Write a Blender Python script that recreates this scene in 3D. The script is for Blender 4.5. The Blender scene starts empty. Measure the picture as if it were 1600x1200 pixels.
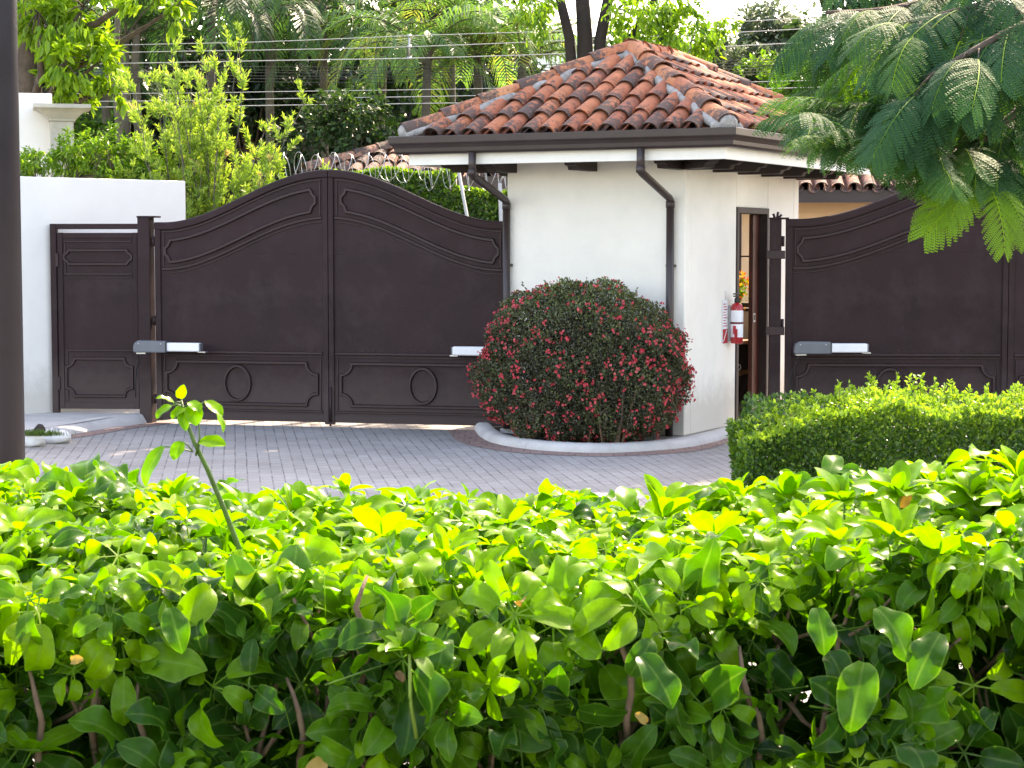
import bpy, math, random
import numpy as np
from mathutils import Vector, Matrix

RD = random.Random(11)
RN = np.random.default_rng(11)
PI = math.pi
F, H, HOR = 3100.0, 1.80, 385.0          # focal length in photo pixels, eye height, horizon row
PITCH = math.atan((600 - HOR) / F)
CP, SP = math.cos(PITCH), math.sin(PITCH)
SC = bpy.context.scene
COL = SC.collection


def P(x, y, Y):
    """world point seen at photo pixel (x, y) at distance Y"""
    dx, dy = (x - 800) / F, (600 - y) / F
    d = (dx, CP + dy * SP, -SP + dy * CP)
    t = Y / d[1]
    return Vector((d[0] * t, Y, H + d[2] * t))


def G(x, y, z=0.0):
    """world point seen at photo pixel (x, y) on the level z"""
    dx, dy = (x - 800) / F, (600 - y) / F
    d = (dx, CP + dy * SP, -SP + dy * CP)
    t = (z - H) / d[2]
    return Vector((d[0] * t, d[1] * t, z))


# ------------------------------------------------------------------ objects
def tag(o, label=None, cat=None, group=None, kind=None):
    if label: o['label'] = label
    if cat: o['category'] = cat
    if group: o['group'] = group
    if kind: o['kind'] = kind
    return o


def empty(name, loc=(0, 0, 0), rz=0.0, label=None, cat=None, group=None):
    o = bpy.data.objects.new(name, None)
    o.empty_display_size = 0.2
    COL.objects.link(o)
    o.location = loc
    o.rotation_euler = (0, 0, rz)
    return tag(o, label, cat, group)


def link(name, me, parent=None):
    o = bpy.data.objects.new(name, me)
    COL.objects.link(o)
    if parent is not None: o.parent = parent
    return o


def children(o):
    return [c for c in bpy.data.objects if c.parent == o]


def copy_tree(o, parent=None):
    c = o.copy()
    COL.objects.link(c)
    if parent is not None: c.parent = parent
    for ch in children(o): copy_tree(ch, c)
    return c


class MB:
    """collects shapes into ONE mesh"""
    def __init__(s):
        s.v, s.f, s.m, s.sm = [], [], [], []

    def add(s, vs, fs, mi=0, smooth=False):
        b = len(s.v)
        s.v += [tuple(v) for v in vs]
        for f in fs:
            s.f.append([i + b for i in f]); s.m.append(mi); s.sm.append(smooth)

    def box(s, x0, x1, y0, y1, z0, z1, mi=0, M=None):
        vs = [(x, y, z) for z in (z0, z1) for y in (y0, y1) for x in (x0, x1)]
        if M is not None: vs = [M @ Vector(v) for v in vs]
        s.add(vs, [(0, 2, 3, 1), (4, 5, 7, 6), (0, 1, 5, 4), (2, 6, 7, 3), (0, 4, 6, 2), (1, 3, 7, 5)], mi)

    def prism(s, poly, y0, y1, mi=0, M=None):
        """poly in (x, z), extruded along y"""
        n = len(poly)
        vs = [(p[0], y0, p[1]) for p in poly] + [(p[0], y1, p[1]) for p in poly]
        if M is not None: vs = [M @ Vector(v) for v in vs]
        fs = [list(range(n)), list(range(2 * n - 1, n - 1, -1))]
        fs += [(i, i + n, (i + 1) % n + n, (i + 1) % n) for i in range(n)]
        s.add(vs, fs, mi)

    def tube(s, pts, r, n=8, mi=0, closed=False, smooth=True):
        pts = [Vector(p) for p in pts]
        m = len(pts)
        rs = r if isinstance(r, (list, tuple)) else [r] * m
        vs, fs = [], []
        prev = None
        for i, p in enumerate(pts):
            if closed: t = pts[(i + 1) % m] - pts[i - 1]
            else: t = pts[min(i + 1, m - 1)] - pts[max(i - 1, 0)]
            t.normalize()
            if prev is None:
                a = t.orthogonal().normalized()
            else:
                a = (prev - t * prev.dot(t)).normalized()
            prev = a
            b = t.cross(a)
            for k in range(n):
                q = 2 * PI * k / n
                vs.append(p + (a * math.cos(q) + b * math.sin(q)) * rs[i])
        mm = m if closed else m - 1
        for i in range(mm):
            for k in range(n):
                i2, k2 = (i + 1) % m, (k + 1) % n
                fs.append((i * n + k, i * n + k2, i2 * n + k2, i2 * n + k))
        if not closed:
            fs.append(list(range(n - 1, -1, -1)))
            fs.append([(m - 1) * n + k for k in range(n)])
        s.add(vs, fs, mi, smooth)

    def lathe(s, prof, n=16, mi=0, M=None, smooth=True):
        vs, fs = [], []
        for r, z in prof:
            for k in range(n):
                q = 2 * PI * k / n
                v = Vector((r * math.cos(q), r * math.sin(q), z))
                vs.append(M @ v if M is not None else v)
        for i in range(len(prof) - 1):
            for k in range(n):
                fs.append((i * n + k, i * n + (k + 1) % n, (i + 1) * n + (k + 1) % n, (i + 1) * n + k))
        fs.append(list(range(n - 1, -1, -1)))
        fs.append([(len(prof) - 1) * n + k for k in range(n)])
        s.add(vs, fs, mi, smooth)

    def bead(s, path, w, h, y=0.0, closed=False, mi=0):
        """a moulding of trapezoid section lying on the plane y, standing out towards -y; path in (x, z)"""
        m = len(path)
        vs, fs = [], []
        for i in range(m):
            p = Vector((path[i][0], path[i][1]))
            a = Vector(path[i - 1]) if (closed or i > 0) else None
            b = Vector(path[(i + 1) % m]) if (closed or i < m - 1) else None
            d1 = (p - a).normalized() if a is not None else None
            d2 = (b - p).normalized() if b is not None else None
            if d1 is None: d1 = d2
            if d2 is None: d2 = d1
            n1, n2 = Vector((-d1.y, d1.x)), Vector((-d2.y, d2.x))
            nn = (n1 + n2)
            if nn.length < 1e-6: nn = n1
            nn.normalize()
            k = min(2.0, 1.0 / max(0.35, nn.dot(n1)))
            for o, yy in ((-.5, 0), (-.28, -h), (.28, -h), (.5, 0)):
                q = p + nn * (w * o * k)
                vs.append((q.x, y + yy, q.y))
        mm = m if closed else m - 1
        for i in range(mm):
            j = (i + 1) % m
            for k in range(3):
                fs.append((i * 4 + k, j * 4 + k, j * 4 + k + 1, i * 4 + k + 1))
        if not closed:
            fs.append((0, 1, 2, 3)); fs.append(((m - 1) * 4 + 3, (m - 1) * 4 + 2, (m - 1) * 4 + 1, (m - 1) * 4))
        s.add(vs, fs, mi)

    def rail(s, prof, rect, mi=0):
        """closed profile in (outward offset, z) carried round the rectangle x0,x1,y0,y1 with mitred corners"""
        x0, x1, y0, y1 = rect
        n = len(prof)
        vs, fs = [], []
        for sx, sy, x, y in ((-1, -1, x0, y0), (1, -1, x1, y0), (1, 1, x1, y1), (-1, 1, x0, y1)):
            for o, z in prof: vs.append((x + sx * o, y + sy * o, z))
        for c in range(4):
            d = (c + 1) % 4
            for k in range(n):
                fs.append((c * n + k, d * n + k, d * n + (k + 1) % n, c * n + (k + 1) % n))
        s.add(vs, fs, mi)

    def build(s, name, mats, parent=None, bevel=0.0, seg=2, auto=False):
        me = bpy.data.meshes.new(name)
        me.from_pydata(s.v, [], s.f)
        if not isinstance(mats, (list, tuple)): mats = [mats]
        for m in mats: me.materials.append(m)
        me.polygons.foreach_set('material_index', s.m)
        me.polygons.foreach_set('use_smooth', s.sm)
        me.update()
        o = link(name, me, parent)
        if bevel:
            b = o.modifiers.new('bevel', 'BEVEL')
            b.width = bevel; b.segments = seg; b.limit_method = 'ANGLE'; b.angle_limit = math.radians(40)
        return o


class Fast:
    """many small quads in numpy arrays -> ONE mesh with the point attributes tint and lv"""
    def __init__(s):
        s.V, s.Q, s.T, s.L, s.M, s.n = [], [], [], [], [], 0

    def add(s, V, Q, T=None, L=None, mi=0):
        V = np.asarray(V, float).reshape(-1, 3)
        Q = np.asarray(Q, int).reshape(-1, 4)
        s.V.append(V); s.Q.append(Q + s.n)
        s.T.append(np.broadcast_to(np.asarray(0.5 if T is None else T, float), (len(V),)))
        s.L.append(np.broadcast_to(np.asarray(1.0 if L is None else L, float), (len(V),)))
        s.M.append(np.full(len(Q), mi, dtype=np.int32))
        s.n += len(V)

    def scatter(s, V, Q, pos, rot, scale, T, L=None, mi=0):
        """copies of a proto (V, Q) at pos with rotation matrices rot (columns = axes)"""
        n, m = len(pos), len(V)
        W = np.einsum('nij,mj->nmi', rot, V) * np.asarray(scale).reshape(-1, 1, 1) + np.asarray(pos)[:, None, :]
        QQ = (Q[None] + (np.arange(n) * m)[:, None, None]).reshape(-1, 4)
        s.add(W.reshape(-1, 3), QQ, np.repeat(np.broadcast_to(T, (n,)), m),
              None if L is None else np.tile(L, n), mi)

    def tube(s, pts, r, n=5, T=0.5, mi=0):
        mb = MB(); mb.tube(pts, r, n)
        qs = [f for f in mb.f if len(f) == 4]
        s.add(np.array([tuple(v) for v in mb.v]), np.array(qs), T, None, mi)

    def build(s, name, mats, parent=None, smooth=True):
        V, Q = np.concatenate(s.V), np.concatenate(s.Q)
        me = bpy.data.meshes.new(name)
        me.vertices.add(len(V)); me.vertices.foreach_set('co', V.astype(np.float32).ravel())
        me.loops.add(Q.size); me.loops.foreach_set('vertex_index', Q.astype(np.int32).ravel())
        me.polygons.add(len(Q)); me.polygons.foreach_set('loop_start', np.arange(0, Q.size, 4, dtype=np.int32))
        if not isinstance(mats, (list, tuple)): mats = [mats]
        for m in mats: me.materials.append(m)
        me.polygons.foreach_set('material_index', np.concatenate(s.M))
        me.polygons.foreach_set('use_smooth', np.full(len(Q), smooth))
        me.update(calc_edges=True)
        for nm, a in (('tint', s.T), ('lv', s.L)):
            at = me.attributes.new(nm, 'FLOAT', 'POINT')
            at.data.foreach_set('value', np.concatenate(a).astype(np.float32))
        return link(name, me, parent)


def nrm(a):
    a = np.asarray(a, float)
    return a / np.maximum(np.linalg.norm(a, axis=-1, keepdims=True), 1e-9)


def frames(along, normal):
    """rotation matrices with local y = along, local z ~ normal, local x = across"""
    y = nrm(along)
    x = nrm(np.cross(y, normal))
    z = np.cross(x, y)
    return np.stack([x, y, z], axis=-1)


def rnd_dir(n, up=0.0):
    d = RN.normal(size=(n, 3)); d[:, 2] += up
    return nrm(d)


# ------------------------------------------------------------------ materials
def new_mat(name):
    m = bpy.data.materials.new(name)
    m.use_nodes = True
    nt = m.node_tree
    nt.nodes.clear()
    out = nt.nodes.new('ShaderNodeOutputMaterial')
    return m, nt, out


def nd(nt, typ, **kw):
    n = nt.nodes.new(typ)
    for k, v in kw.items():
        if k == 'op': n.operation = v
        elif k == 'blend': n.blend_type = v
        elif k == 'dt': n.data_type = v
        elif k == 'ins':
            for i, x in v.items(): n.inputs[i].default_value = x
        else: setattr(n, k, v)
    return n


def ramp(nt, stops, fac=None, interp='LINEAR'):
    r = nt.nodes.new('ShaderNodeValToRGB')
    cr = r.color_ramp
    cr.interpolation = interp
    while len(cr.elements) < len(stops): cr.elements.new(0.5)
    for e, (p, c) in zip(cr.elements, stops):
        e.position = p
        e.color = (c, c, c, 1) if isinstance(c, (int, float)) else (*c, 1)
    if fac is not None: nt.links.new(fac, r.inputs[0])
    return r


def noise(nt, scale, detail=4, rough=.6, vec=None):
    n = nd(nt, 'ShaderNodeTexNoise', ins={'Scale': scale, 'Detail': detail, 'Roughness': rough})
    if vec is not None: nt.links.new(vec, n.inputs['Vector'])
    return n


def mixc(nt, fac, a, b, blend='MIX'):
    m = nt.nodes.new('ShaderNodeMix')
    m.data_type = 'RGBA'; m.blend_type = blend
    for sock, val in ((m.inputs[0], fac), (m.inputs[6], a), (m.inputs[7], b)):
        if isinstance(val, bpy.types.NodeSocket): nt.links.new(val, sock)
        elif isinstance(val, (int, float)): sock.default_value = val
        else: sock.default_value = (*val, 1)
    return m.outputs[2]


def surf(name, col, rough=.6, var=.2, scale=6.0, bump=.15, bscale=60.0, metal=0.0, stain=None, coat=0.0, spec=.5, splash=None):
    """paint / plaster / metal / wood with large soft patches, fine grain and optional stains of another colour"""
    m, nt, out = new_mat(name)
    b = nd(nt, 'ShaderNodeBsdfPrincipled', ins={'Roughness': rough, 'Metallic': metal, 'Coat Weight': coat, 'Specular IOR Level': spec})
    tc = nt.nodes.new('ShaderNodeTexCoord')
    n1 = noise(nt, scale, 6, .65, tc.outputs['Object'])
    lo = tuple(c * (1 - var) for c in col); hi = tuple(min(1, c * (1 + var)) for c in col)
    c = ramp(nt, [(.3, lo), (.7, hi)], n1.outputs[0]).outputs[0]
    if stain:
        n3 = noise(nt, stain[1], 7, .7, tc.outputs['Object'])
        k = ramp(nt, [(stain[2], 0.0), (min(1, stain[2] + .16), stain[3])], n3.outputs[0]).outputs[0]
        c = mixc(nt, k, c, stain[0])
    if splash:                                                   # dirt thrown up from the ground: colour, height, strength
        sx = nt.nodes.new('ShaderNodeSeparateXYZ'); nt.links.new(tc.outputs['Object'], sx.inputs[0])
        n4 = noise(nt, 7, 6, .7, tc.outputs['Object'])
        za = nd(nt, 'ShaderNodeMath', op='MULTIPLY_ADD', ins={1: -splash[1] * 1.6}); nt.links.new(n4.outputs[0], za.inputs[0]); nt.links.new(sx.outputs[2], za.inputs[2])
        ks = ramp(nt, [(0.0, splash[2]), (1.0, 0.0)])
        zb_ = nd(nt, 'ShaderNodeMath', op='DIVIDE', ins={1: splash[1]}); nt.links.new(za.outputs[0], zb_.inputs[0]); nt.links.new(zb_.outputs[0], ks.inputs[0])
        c = mixc(nt, ks.outputs[0], c, splash[0])
    nt.links.new(c, b.inputs['Base Color'])
    n2 = noise(nt, bscale, 4, .6, tc.outputs['Object'])
    r = nd(nt, 'ShaderNodeMath', op='MULTIPLY_ADD', ins={1: .25, 2: rough - .12})
    nt.links.new(n1.outputs[0], r.inputs[0]); nt.links.new(r.outputs[0], b.inputs['Roughness'])
    if bump:
        bp = nd(nt, 'ShaderNodeBump', ins={'Strength': bump, 'Distance': .01})
        nt.links.new(n2.outputs[0], bp.inputs['Height']); nt.links.new(bp.outputs[0], b.inputs['Normal'])
    nt.links.new(b.outputs[0], out.inputs[0])
    return m


def leaf_mat(name, stops, trans=.45, rough=.4, tcol=(1.25, 1.25, .6), spec=.5, rib=None):
    """leaf: tint -> colour, gloss and light passing through"""
    m, nt, out = new_mat(name)
    at = nd(nt, 'ShaderNodeAttribute', attribute_name='tint')
    c = ramp(nt, stops, at.outputs['Fac']).outputs[0]
    if rib:
        lv = nd(nt, 'ShaderNodeAttribute', attribute_name='lv')
        k = ramp(nt, [(0.0, .34), (.13, 0.0)], lv.outputs['Fac']).outputs[0]
        c = mixc(nt, k, c, rib)
        kr = ramp(nt, [(.86, 0.0), (.99, .42)], lv.outputs['Fac']).outputs[0]
        c = mixc(nt, kr, c, rib)
        geo = nt.nodes.new('ShaderNodeNewGeometry')
        nb = noise(nt, 70, 3, .6, geo.outputs['Position'])
        kb = ramp(nt, [(.70, 0.0), (.76, .75)], nb.outputs[0]).outputs[0]
        c = mixc(nt, kb, c, (.12, .07, .02))
        nz = noise(nt, 35, 3, .6, geo.outputs['Position'])
        k2 = ramp(nt, [(.35, .78), (.7, 1.12)], nz.outputs[0]).outputs[0]
        c = mixc(nt, 1.0, c, k2, 'MULTIPLY')
    b = nd(nt, 'ShaderNodeBsdfPrincipled', ins={'Roughness': rough, 'Specular IOR Level': spec})
    nt.links.new(c, b.inputs['Base Color'])
    t = nt.nodes.new('ShaderNodeBsdfTranslucent')
    c2 = mixc(nt, 1.0, c, tcol, 'MULTIPLY')
    nt.links.new(c2, t.inputs['Color'])
    mx = nd(nt, 'ShaderNodeMixShader', ins={0: trans})
    nt.links.new(b.outputs[0], mx.inputs[1]); nt.links.new(t.outputs[0], mx.inputs[2])
    nt.links.new(mx.outputs[0], out.inputs[0])
    return m


def paver_mat(name, c1, c2, joint, w, h, rot):
    m, nt, out = new_mat(name)
    tc = nt.nodes.new('ShaderNodeTexCoord')
    mp = nd(nt, 'ShaderNodeMapping', ins={'Rotation': (0, 0, rot)})
    nt.links.new(tc.outputs['Object'], mp.inputs[0])
    nw = noise(nt, 1.1, 2, .5, mp.outputs[0])
    ad = nt.nodes.new('ShaderNodeVectorMath'); ad.operation = 'MULTIPLY_ADD'
    ad.inputs[1].default_value = (.012, .012, 0)
    nt.links.new(nw.outputs['Color'], ad.inputs[0]); nt.links.new(mp.outputs[0], ad.inputs[2])
    br = nd(nt, 'ShaderNodeTexBrick', ins={'Scale': 1.0, 'Mortar Size': .006, 'Mortar Smooth': .2, 'Bias': 0.0,
                                          'Brick Width': w, 'Row Height': h, 'Color1': (*c1, 1), 'Color2': (*c2, 1), 'Mortar': (*joint, 1)})
    nt.links.new(ad.outputs[0], br.inputs['Vector'])
    n1 = noise(nt, .9, 6, .65, tc.outputs['Object'])
    k = ramp(nt, [(.3, .78), (.7, 1.15)], n1.outputs[0]).outputs[0]
    nj = noise(nt, 3.2, 3, .6, mp.outputs[0])
    kj = ramp(nt, [(.38, .15), (.60, 1.0)], nj.outputs[0]).outputs[0]
    mid_ = tuple((a + b_) / 2 for a, b_ in zip(c1, c2))
    jf = nd(nt, 'ShaderNodeMath', op='MULTIPLY'); nt.links.new(br.outputs['Fac'], jf.inputs[0])
    inv = nd(nt, 'ShaderNodeMath', op='SUBTRACT', ins={0: 1.0}); nt.links.new(kj, inv.inputs[1]); nt.links.new(inv.outputs[0], jf.inputs[1])
    cb = mixc(nt, jf.outputs[0], br.outputs['Color'], mid_)
    c = mixc(nt, 1.0, cb, k, 'MULTIPLY')
    n2 = noise(nt, 45, 5, .7, tc.outputs['Object'])
    k2 = ramp(nt, [(.3, .85), (.7, 1.12)], n2.outputs[0]).outputs[0]
    c = mixc(nt, 1.0, c, k2, 'MULTIPLY')
    b = nd(nt, 'ShaderNodeBsdfPrincipled', ins={'Roughness': .75})
    nt.links.new(c, b.inputs['Base Color'])
    iv = nd(nt, 'ShaderNodeMath', op='MULTIPLY_ADD', ins={1: -1.0, 2: 1.0})
    nt.links.new(br.outputs['Fac'], iv.inputs[0])
    ah = nd(nt, 'ShaderNodeMath', op='MULTIPLY_ADD', ins={1: .25})
    nt.links.new(n2.outputs[0], ah.inputs[0]); nt.links.new(iv.outputs[0], ah.inputs[2])
    bp = nd(nt, 'ShaderNodeBump', ins={'Strength': .5, 'Distance': .008})
    nt.links.new(ah.outputs[0], bp.inputs['Height']); nt.links.new(bp.outputs[0], b.inputs['Normal'])
    nt.links.new(b.outputs[0], out.inputs[0])
    return m


def tile_mat(name, dirt=.5, fade=0.0):
    """fired clay: every tile its own shade (tint), black and pale lichen that gathers at the lower ends (lv = 0)"""
    m, nt, out = new_mat(name)
    at = nd(nt, 'ShaderNodeAttribute', attribute_name='tint')
    lv = nd(nt, 'ShaderNodeAttribute', attribute_name='lv')
    tc = nt.nodes.new('ShaderNodeTexCoord')
    c = ramp(nt, [(0.0, (.26, .078, .042)), (.35, (.43, .120, .052)), (.65, (.54, .165, .064)), (1.0, (.62, .25, .105))], at.outputs['Fac']).outputs[0]
    if fade: c = mixc(nt, fade, c, (.24, .19, .165))
    n1 = noise(nt, 9, 7, .7, tc.outputs['Object'])
    c = mixc(nt, 1.0, c, ramp(nt, [(.3, .75), (.7, 1.2)], n1.outputs[0]).outputs[0], 'MULTIPLY')
    n2 = noise(nt, 16, 8, .72, tc.outputs['Object'])
    # threshold of the lichen: lower end of the tile and the tile's own age
    a1 = nd(nt, 'ShaderNodeMath', op='MULTIPLY_ADD', ins={1: -.26, 2: dirt * .28 + .05})
    nt.links.new(lv.outputs['Fac'], a1.inputs[0])
    w = nd(nt, 'ShaderNodeTexWhiteNoise', noise_dimensions='1D'); nt.links.new(at.outputs['Fac'], w.inputs['W'])
    a2 = nd(nt, 'ShaderNodeMath', op='MULTIPLY_ADD', ins={1: .22}); nt.links.new(w.outputs[0], a2.inputs[0]); nt.links.new(a1.outputs[0], a2.inputs[2])
    a3 = nd(nt, 'ShaderNodeMath', op='ADD'); nt.links.new(n2.outputs[0], a3.inputs[0]); nt.links.new(a2.outputs[0], a3.inputs[1])
    k = ramp(nt, [(.60, 0.0), (.70, .92)], a3.outputs[0]).outputs[0]
    c = mixc(nt, k, c, (.060, .052, .048))
    n3 = noise(nt, 55, 5, .6, tc.outputs['Object'])
    k3 = ramp(nt, [(.66, 0.0), (.72, .8)], n3.outputs[0]).outputs[0]
    c = mixc(nt, k3, c, (.42, .39, .34))
    b = nd(nt, 'ShaderNodeBsdfPrincipled', ins={'Roughness': .85})
    nt.links.new(c, b.inputs['Base Color'])
    bp = nd(nt, 'ShaderNodeBump', ins={'Strength': .35, 'Distance': .01})
    nt.links.new(n2.outputs[0], bp.inputs['Height']); nt.links.new(bp.outputs[0], b.inputs['Normal'])
    nt.links.new(b.outputs[0], out.inputs[0])
    return m


M = {}
M['stucco'] = surf('white_stucco', (.86, .82, .735), .85, .05, 2.5, .35, 160, stain=((.55, .52, .46), 3.0, .64, .3), splash=((.42, .36, .28), .30, .5))
M['stucco_left'] = surf('white_wall_paint', (.82, .80, .745), .85, .04, 2.0, .25, 120, stain=((.5, .48, .43), 2.2, .64, .3), splash=((.45, .40, .33), .35, .5))
M['gate'] = surf('brown_gate_paint', (.0285, .0130, .0140), .55, .35, 1.3, .25, 140, stain=((.052, .031, .033), 2.0, .50, .5), spec=.22, splash=((.085, .062, .055), .35, .55))
M['gate_trim'] = surf('brown_gate_moulding', (.034, .0165, .0175), .45, .2, 5, .08, 120, spec=.35)
M['brown_metal'] = surf('brown_gutter_metal', (.044, .029, .026), .38, .15, 4, .05, 80)
M['fascia'] = surf('fascia_paint', (.84, .82, .75), .6, .05, 5, .1, 60)
M['dark_wood'] = surf('dark_stained_timber', (.030, .017, .014), .6, .35, 7, .3, 40)
M['door_wood'] = surf('red_brown_door_wood', (.085, .022, .013), .4, .45, 5, .15, 50)
M['mortar'] = surf('grey_mortar', (.36, .34, .31), .95, .3, 14, .8, 70, stain=((.09, .085, .08), 9, .52, .8))
M['concrete'] = surf('pale_concrete', (.50, .48, .45), .9, .14, 3, .35, 90, stain=((.22, .20, .18), 4, .60, .55))
M['kerb'] = surf('kerb_concrete', (.55, .53, .50), .9, .12, 4, .4, 90, stain=((.25, .23, .20), 6, .60, .5))
M['soil'] = surf('dark_soil', (.035, .025, .018), .95, .4, 12, .8, 60)
M['earth'] = surf('garden_ground', (.06, .065, .035), .95, .4, 2.5, .8, 30, stain=((.10, .075, .05), 3.0, .5, .7))
M['pole'] = surf('dark_grey_pole_paint', (.021, .018, .023), .45, .2, 5, .1, 60, spec=.3)
M['white_metal'] = surf('white_actuator_arm', (.80, .81, .82), .35, .04, 5, .0)
M['grey_plastic'] = surf('grey_housing', (.13, .14, .155), .45, .1, 6, .05, 90)
M['steel'] = surf('galvanised_steel', (.55, .56, .57), .35, .15, 20, .1, 90, metal=.8)
M['red_paint'] = surf('red_enamel', (.42, .012, .016), .28, .08, 8, .0, coat=.4)
M['label_white'] = surf('label_paper', (.78, .80, .82), .5, .04, 20, .0)
M['black'] = surf('black_rubber', (.012, .012, .013), .5, .2, 9, .05)
M['print_red'] = surf('print_red', (.45, .02, .03), .5, .05, 9, .0)
M['print_grey'] = surf('print_grey', (.25, .22, .25), .5, .05, 9, .0)
M['peach'] = surf('peach_wall_paint', (.72, .47, .27), .85, .08, 2.0, .3, 90)
M['cream'] = surf('cream_wall_paint', (.70, .60, .36), .85, .08, 2.0, .3, 90)
M['bark'] = surf('brown_bark', (.085, .060, .042), .9, .45, 9, 1.0, 22, stain=((.20, .18, .15), 7, .58, .6))
M['bark_dark'] = surf('dark_bark', (.028, .020, .016), .9, .4, 9, 1.0, 22)
M['bark_pale'] = surf('pale_ringed_bark', (.12, .105, .08), .9, .3, 8, .8, 30)
M['twig'] = surf('twig_bark', (.16, .095, .055), .8, .35, 20, .5, 60)
M['green_stem'] = surf('green_stem', (.06, .12, .02), .5, .3, 20, .2, 60)
M['stem_young'] = surf('young_stem', (.22, .32, .05), .5, .2, 20, .1, 60)
M['column_stone'] = surf('column_stone', (.50, .46, .39), .9, .14, 4, .4, 60, stain=((.36, .30, .22), 5, .58, .6))
M['wire'] = surf('pale_cable', (.52, .52, .50), .6, .1, 4, .0)
M['wire_dark'] = surf('dark_cable', (.05, .05, .05), .6, .1, 4, .0)
M['wood_table'] = surf('table_wood', (.30, .15, .06), .5, .2, 9, .1)
M['white_rock'] = surf('whitewashed_rock', (.72, .70, .66), .9, .12, 6, .8, 25, stain=((.3, .28, .22), 7, .62, .6))
M['road'] = paver_mat('grey_brick_pavers', (.30, .285, .265), (.35, .33, .31), (.125, .115, .11), .20, .095, math.radians(-98))
M['road_red'] = paver_mat('red_brick_pavers', (.30, .19, .16), (.35, .23, .19), (.12, .09, .08), .11, .22, math.radians(0))
M['tile'] = tile_mat('clay_tiles', .22, .12)
M['tile_far'] = tile_mat('pale_clay_tiles', .40, .55)
M['hill'] = surf('hill_haze_blue', (.10, .16, .17), .95, .2, .02, .0)  # blue of distant haze put into the hill colour
# leaves
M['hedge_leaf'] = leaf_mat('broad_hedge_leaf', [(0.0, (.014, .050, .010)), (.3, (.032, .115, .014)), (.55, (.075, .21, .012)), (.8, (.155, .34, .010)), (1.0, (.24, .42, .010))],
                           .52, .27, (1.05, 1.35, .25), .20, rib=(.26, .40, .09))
M['dead_leaf'] = leaf_mat('dry_leaf', [(0, (.16, .08, .03)), (1, (.45, .30, .06))], .3, .7)
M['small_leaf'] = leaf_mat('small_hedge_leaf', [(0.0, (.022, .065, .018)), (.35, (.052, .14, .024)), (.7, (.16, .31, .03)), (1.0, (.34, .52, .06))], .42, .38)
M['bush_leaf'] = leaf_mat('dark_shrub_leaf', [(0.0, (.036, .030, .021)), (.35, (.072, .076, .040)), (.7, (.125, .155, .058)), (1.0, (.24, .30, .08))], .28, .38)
M['petal'] = leaf_mat('red_petal', [(0.0, (.50, .035, .055)), (.6, (.74, .085, .105)), (1.0, (.82, .19, .18))], .3, .5, (1.1, .8, .8))
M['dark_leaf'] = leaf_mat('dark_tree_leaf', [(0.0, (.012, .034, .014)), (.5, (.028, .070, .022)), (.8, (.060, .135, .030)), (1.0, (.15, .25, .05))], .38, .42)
M['bright_leaf'] = leaf_mat('bright_tree_leaf', [(0.0, (.035, .11, .02)), (.5, (.12, .27, .025)), (1.0, (.28, .46, .035))], .52, .36)
M['grey_leaf'] = leaf_mat('grey_green_leaf', [(0.0, (.06, .10, .06)), (1.0, (.17, .23, .14))], .4, .5, (1.1, 1.1, .8))
M['narrow_leaf'] = leaf_mat('narrow_leaf', [(0.0, (.09, .19, .04)), (.5, (.20, .36, .06)), (.88, (.38, .52, .10)), (1.0, (.48, .38, .18))], .48, .38)
M['palm_leaf'] = leaf_mat('palm_leaf', [(0.0, (.03, .085, .034)), (.5, (.075, .19, .060)), (.85, (.16, .33, .09)), (1.0, (.34, .38, .10))], .48, .42)
M['feather_leaf'] = leaf_mat('feather_leaf', [(0.0, (.020, .064, .034)), (.5, (.034, .112, .050)), (.85, (.085, .20, .04)), (1.0, (.22, .38, .015))], .36, .6, (1.4, 1.5, .3), .14)
M['grass'] = leaf_mat('grass_blade', [(0.0, (.04, .09, .015)), (1.0, (.14, .22, .03))], .3, .5)
M['flower_orange'] = leaf_mat('orange_petal', [(0.0, (.75, .10, .02)), (1.0, (.80, .45, .05))], .4, .5)

# ------------------------------------------------------------------ camera, sun, sky
cam = bpy.data.cameras.new('camera')
cam.sensor_width = 36.0
cam.lens = 36.0 * F / 1600.0
cam.clip_start, cam.clip_end = 0.1, 6000
cam.dof.use_dof = True
cam.dof.focus_distance = 15.0
cam.dof.aperture_fstop = 30.0
camo = link('camera', cam)
camo.location = (0, 0, H)
camo.rotation_euler = (PI / 2 - PITCH, 0, 0)
SC.camera = camo

SUN_AZ, SUN_EL = math.radians(26), math.radians(46)      # azimuth to the right of straight ahead
w = bpy.data.worlds.new('World')
SC.world = w
w.use_nodes = True
nt = w.node_tree
bg = nt.nodes['Background']
sky = nt.nodes.new('ShaderNodeTexSky')
sky.sky_type = 'NISHITA'
sky.sun_disc = False
sky.sun_elevation = SUN_EL
sky.sun_rotation = SUN_AZ
sky.air_density, sky.dust_density, sky.ozone_density = 1.0, 1.5, 1.0
nt.links.new(sky.outputs[0], bg.inputs[0])
bg.inputs[1].default_value = 0.15
sl = bpy.data.lights.new('sun', 'SUN')
sl.energy = 2.4
sl.angle = math.radians(0.5)
sl.color = (1.0, .95, .86)
so = link('sun', sl)
sd = Vector((math.sin(SUN_AZ) * math.cos(SUN_EL), math.cos(SUN_AZ) * math.cos(SUN_EL), math.sin(SUN_EL)))
so.rotation_euler = sd.to_track_quat('Z', 'Y').to_euler()
so.location = sd * 60
SC.view_settings.view_transform = 'Standard'
SC.view_settings.look = 'None'
SC.view_settings.gamma = 1.0
SC.view_settings.exposure = 2.55
SC.view_settings.use_white_balance = True
SC.view_settings.white_balance_temperature = 8500
SC.view_settings.white_balance_tint = 19
SC.cycles.max_bounces = 8
SC.cycles.transmission_bounces = 6
SC.cycles.diffuse_bounces = 5
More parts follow.
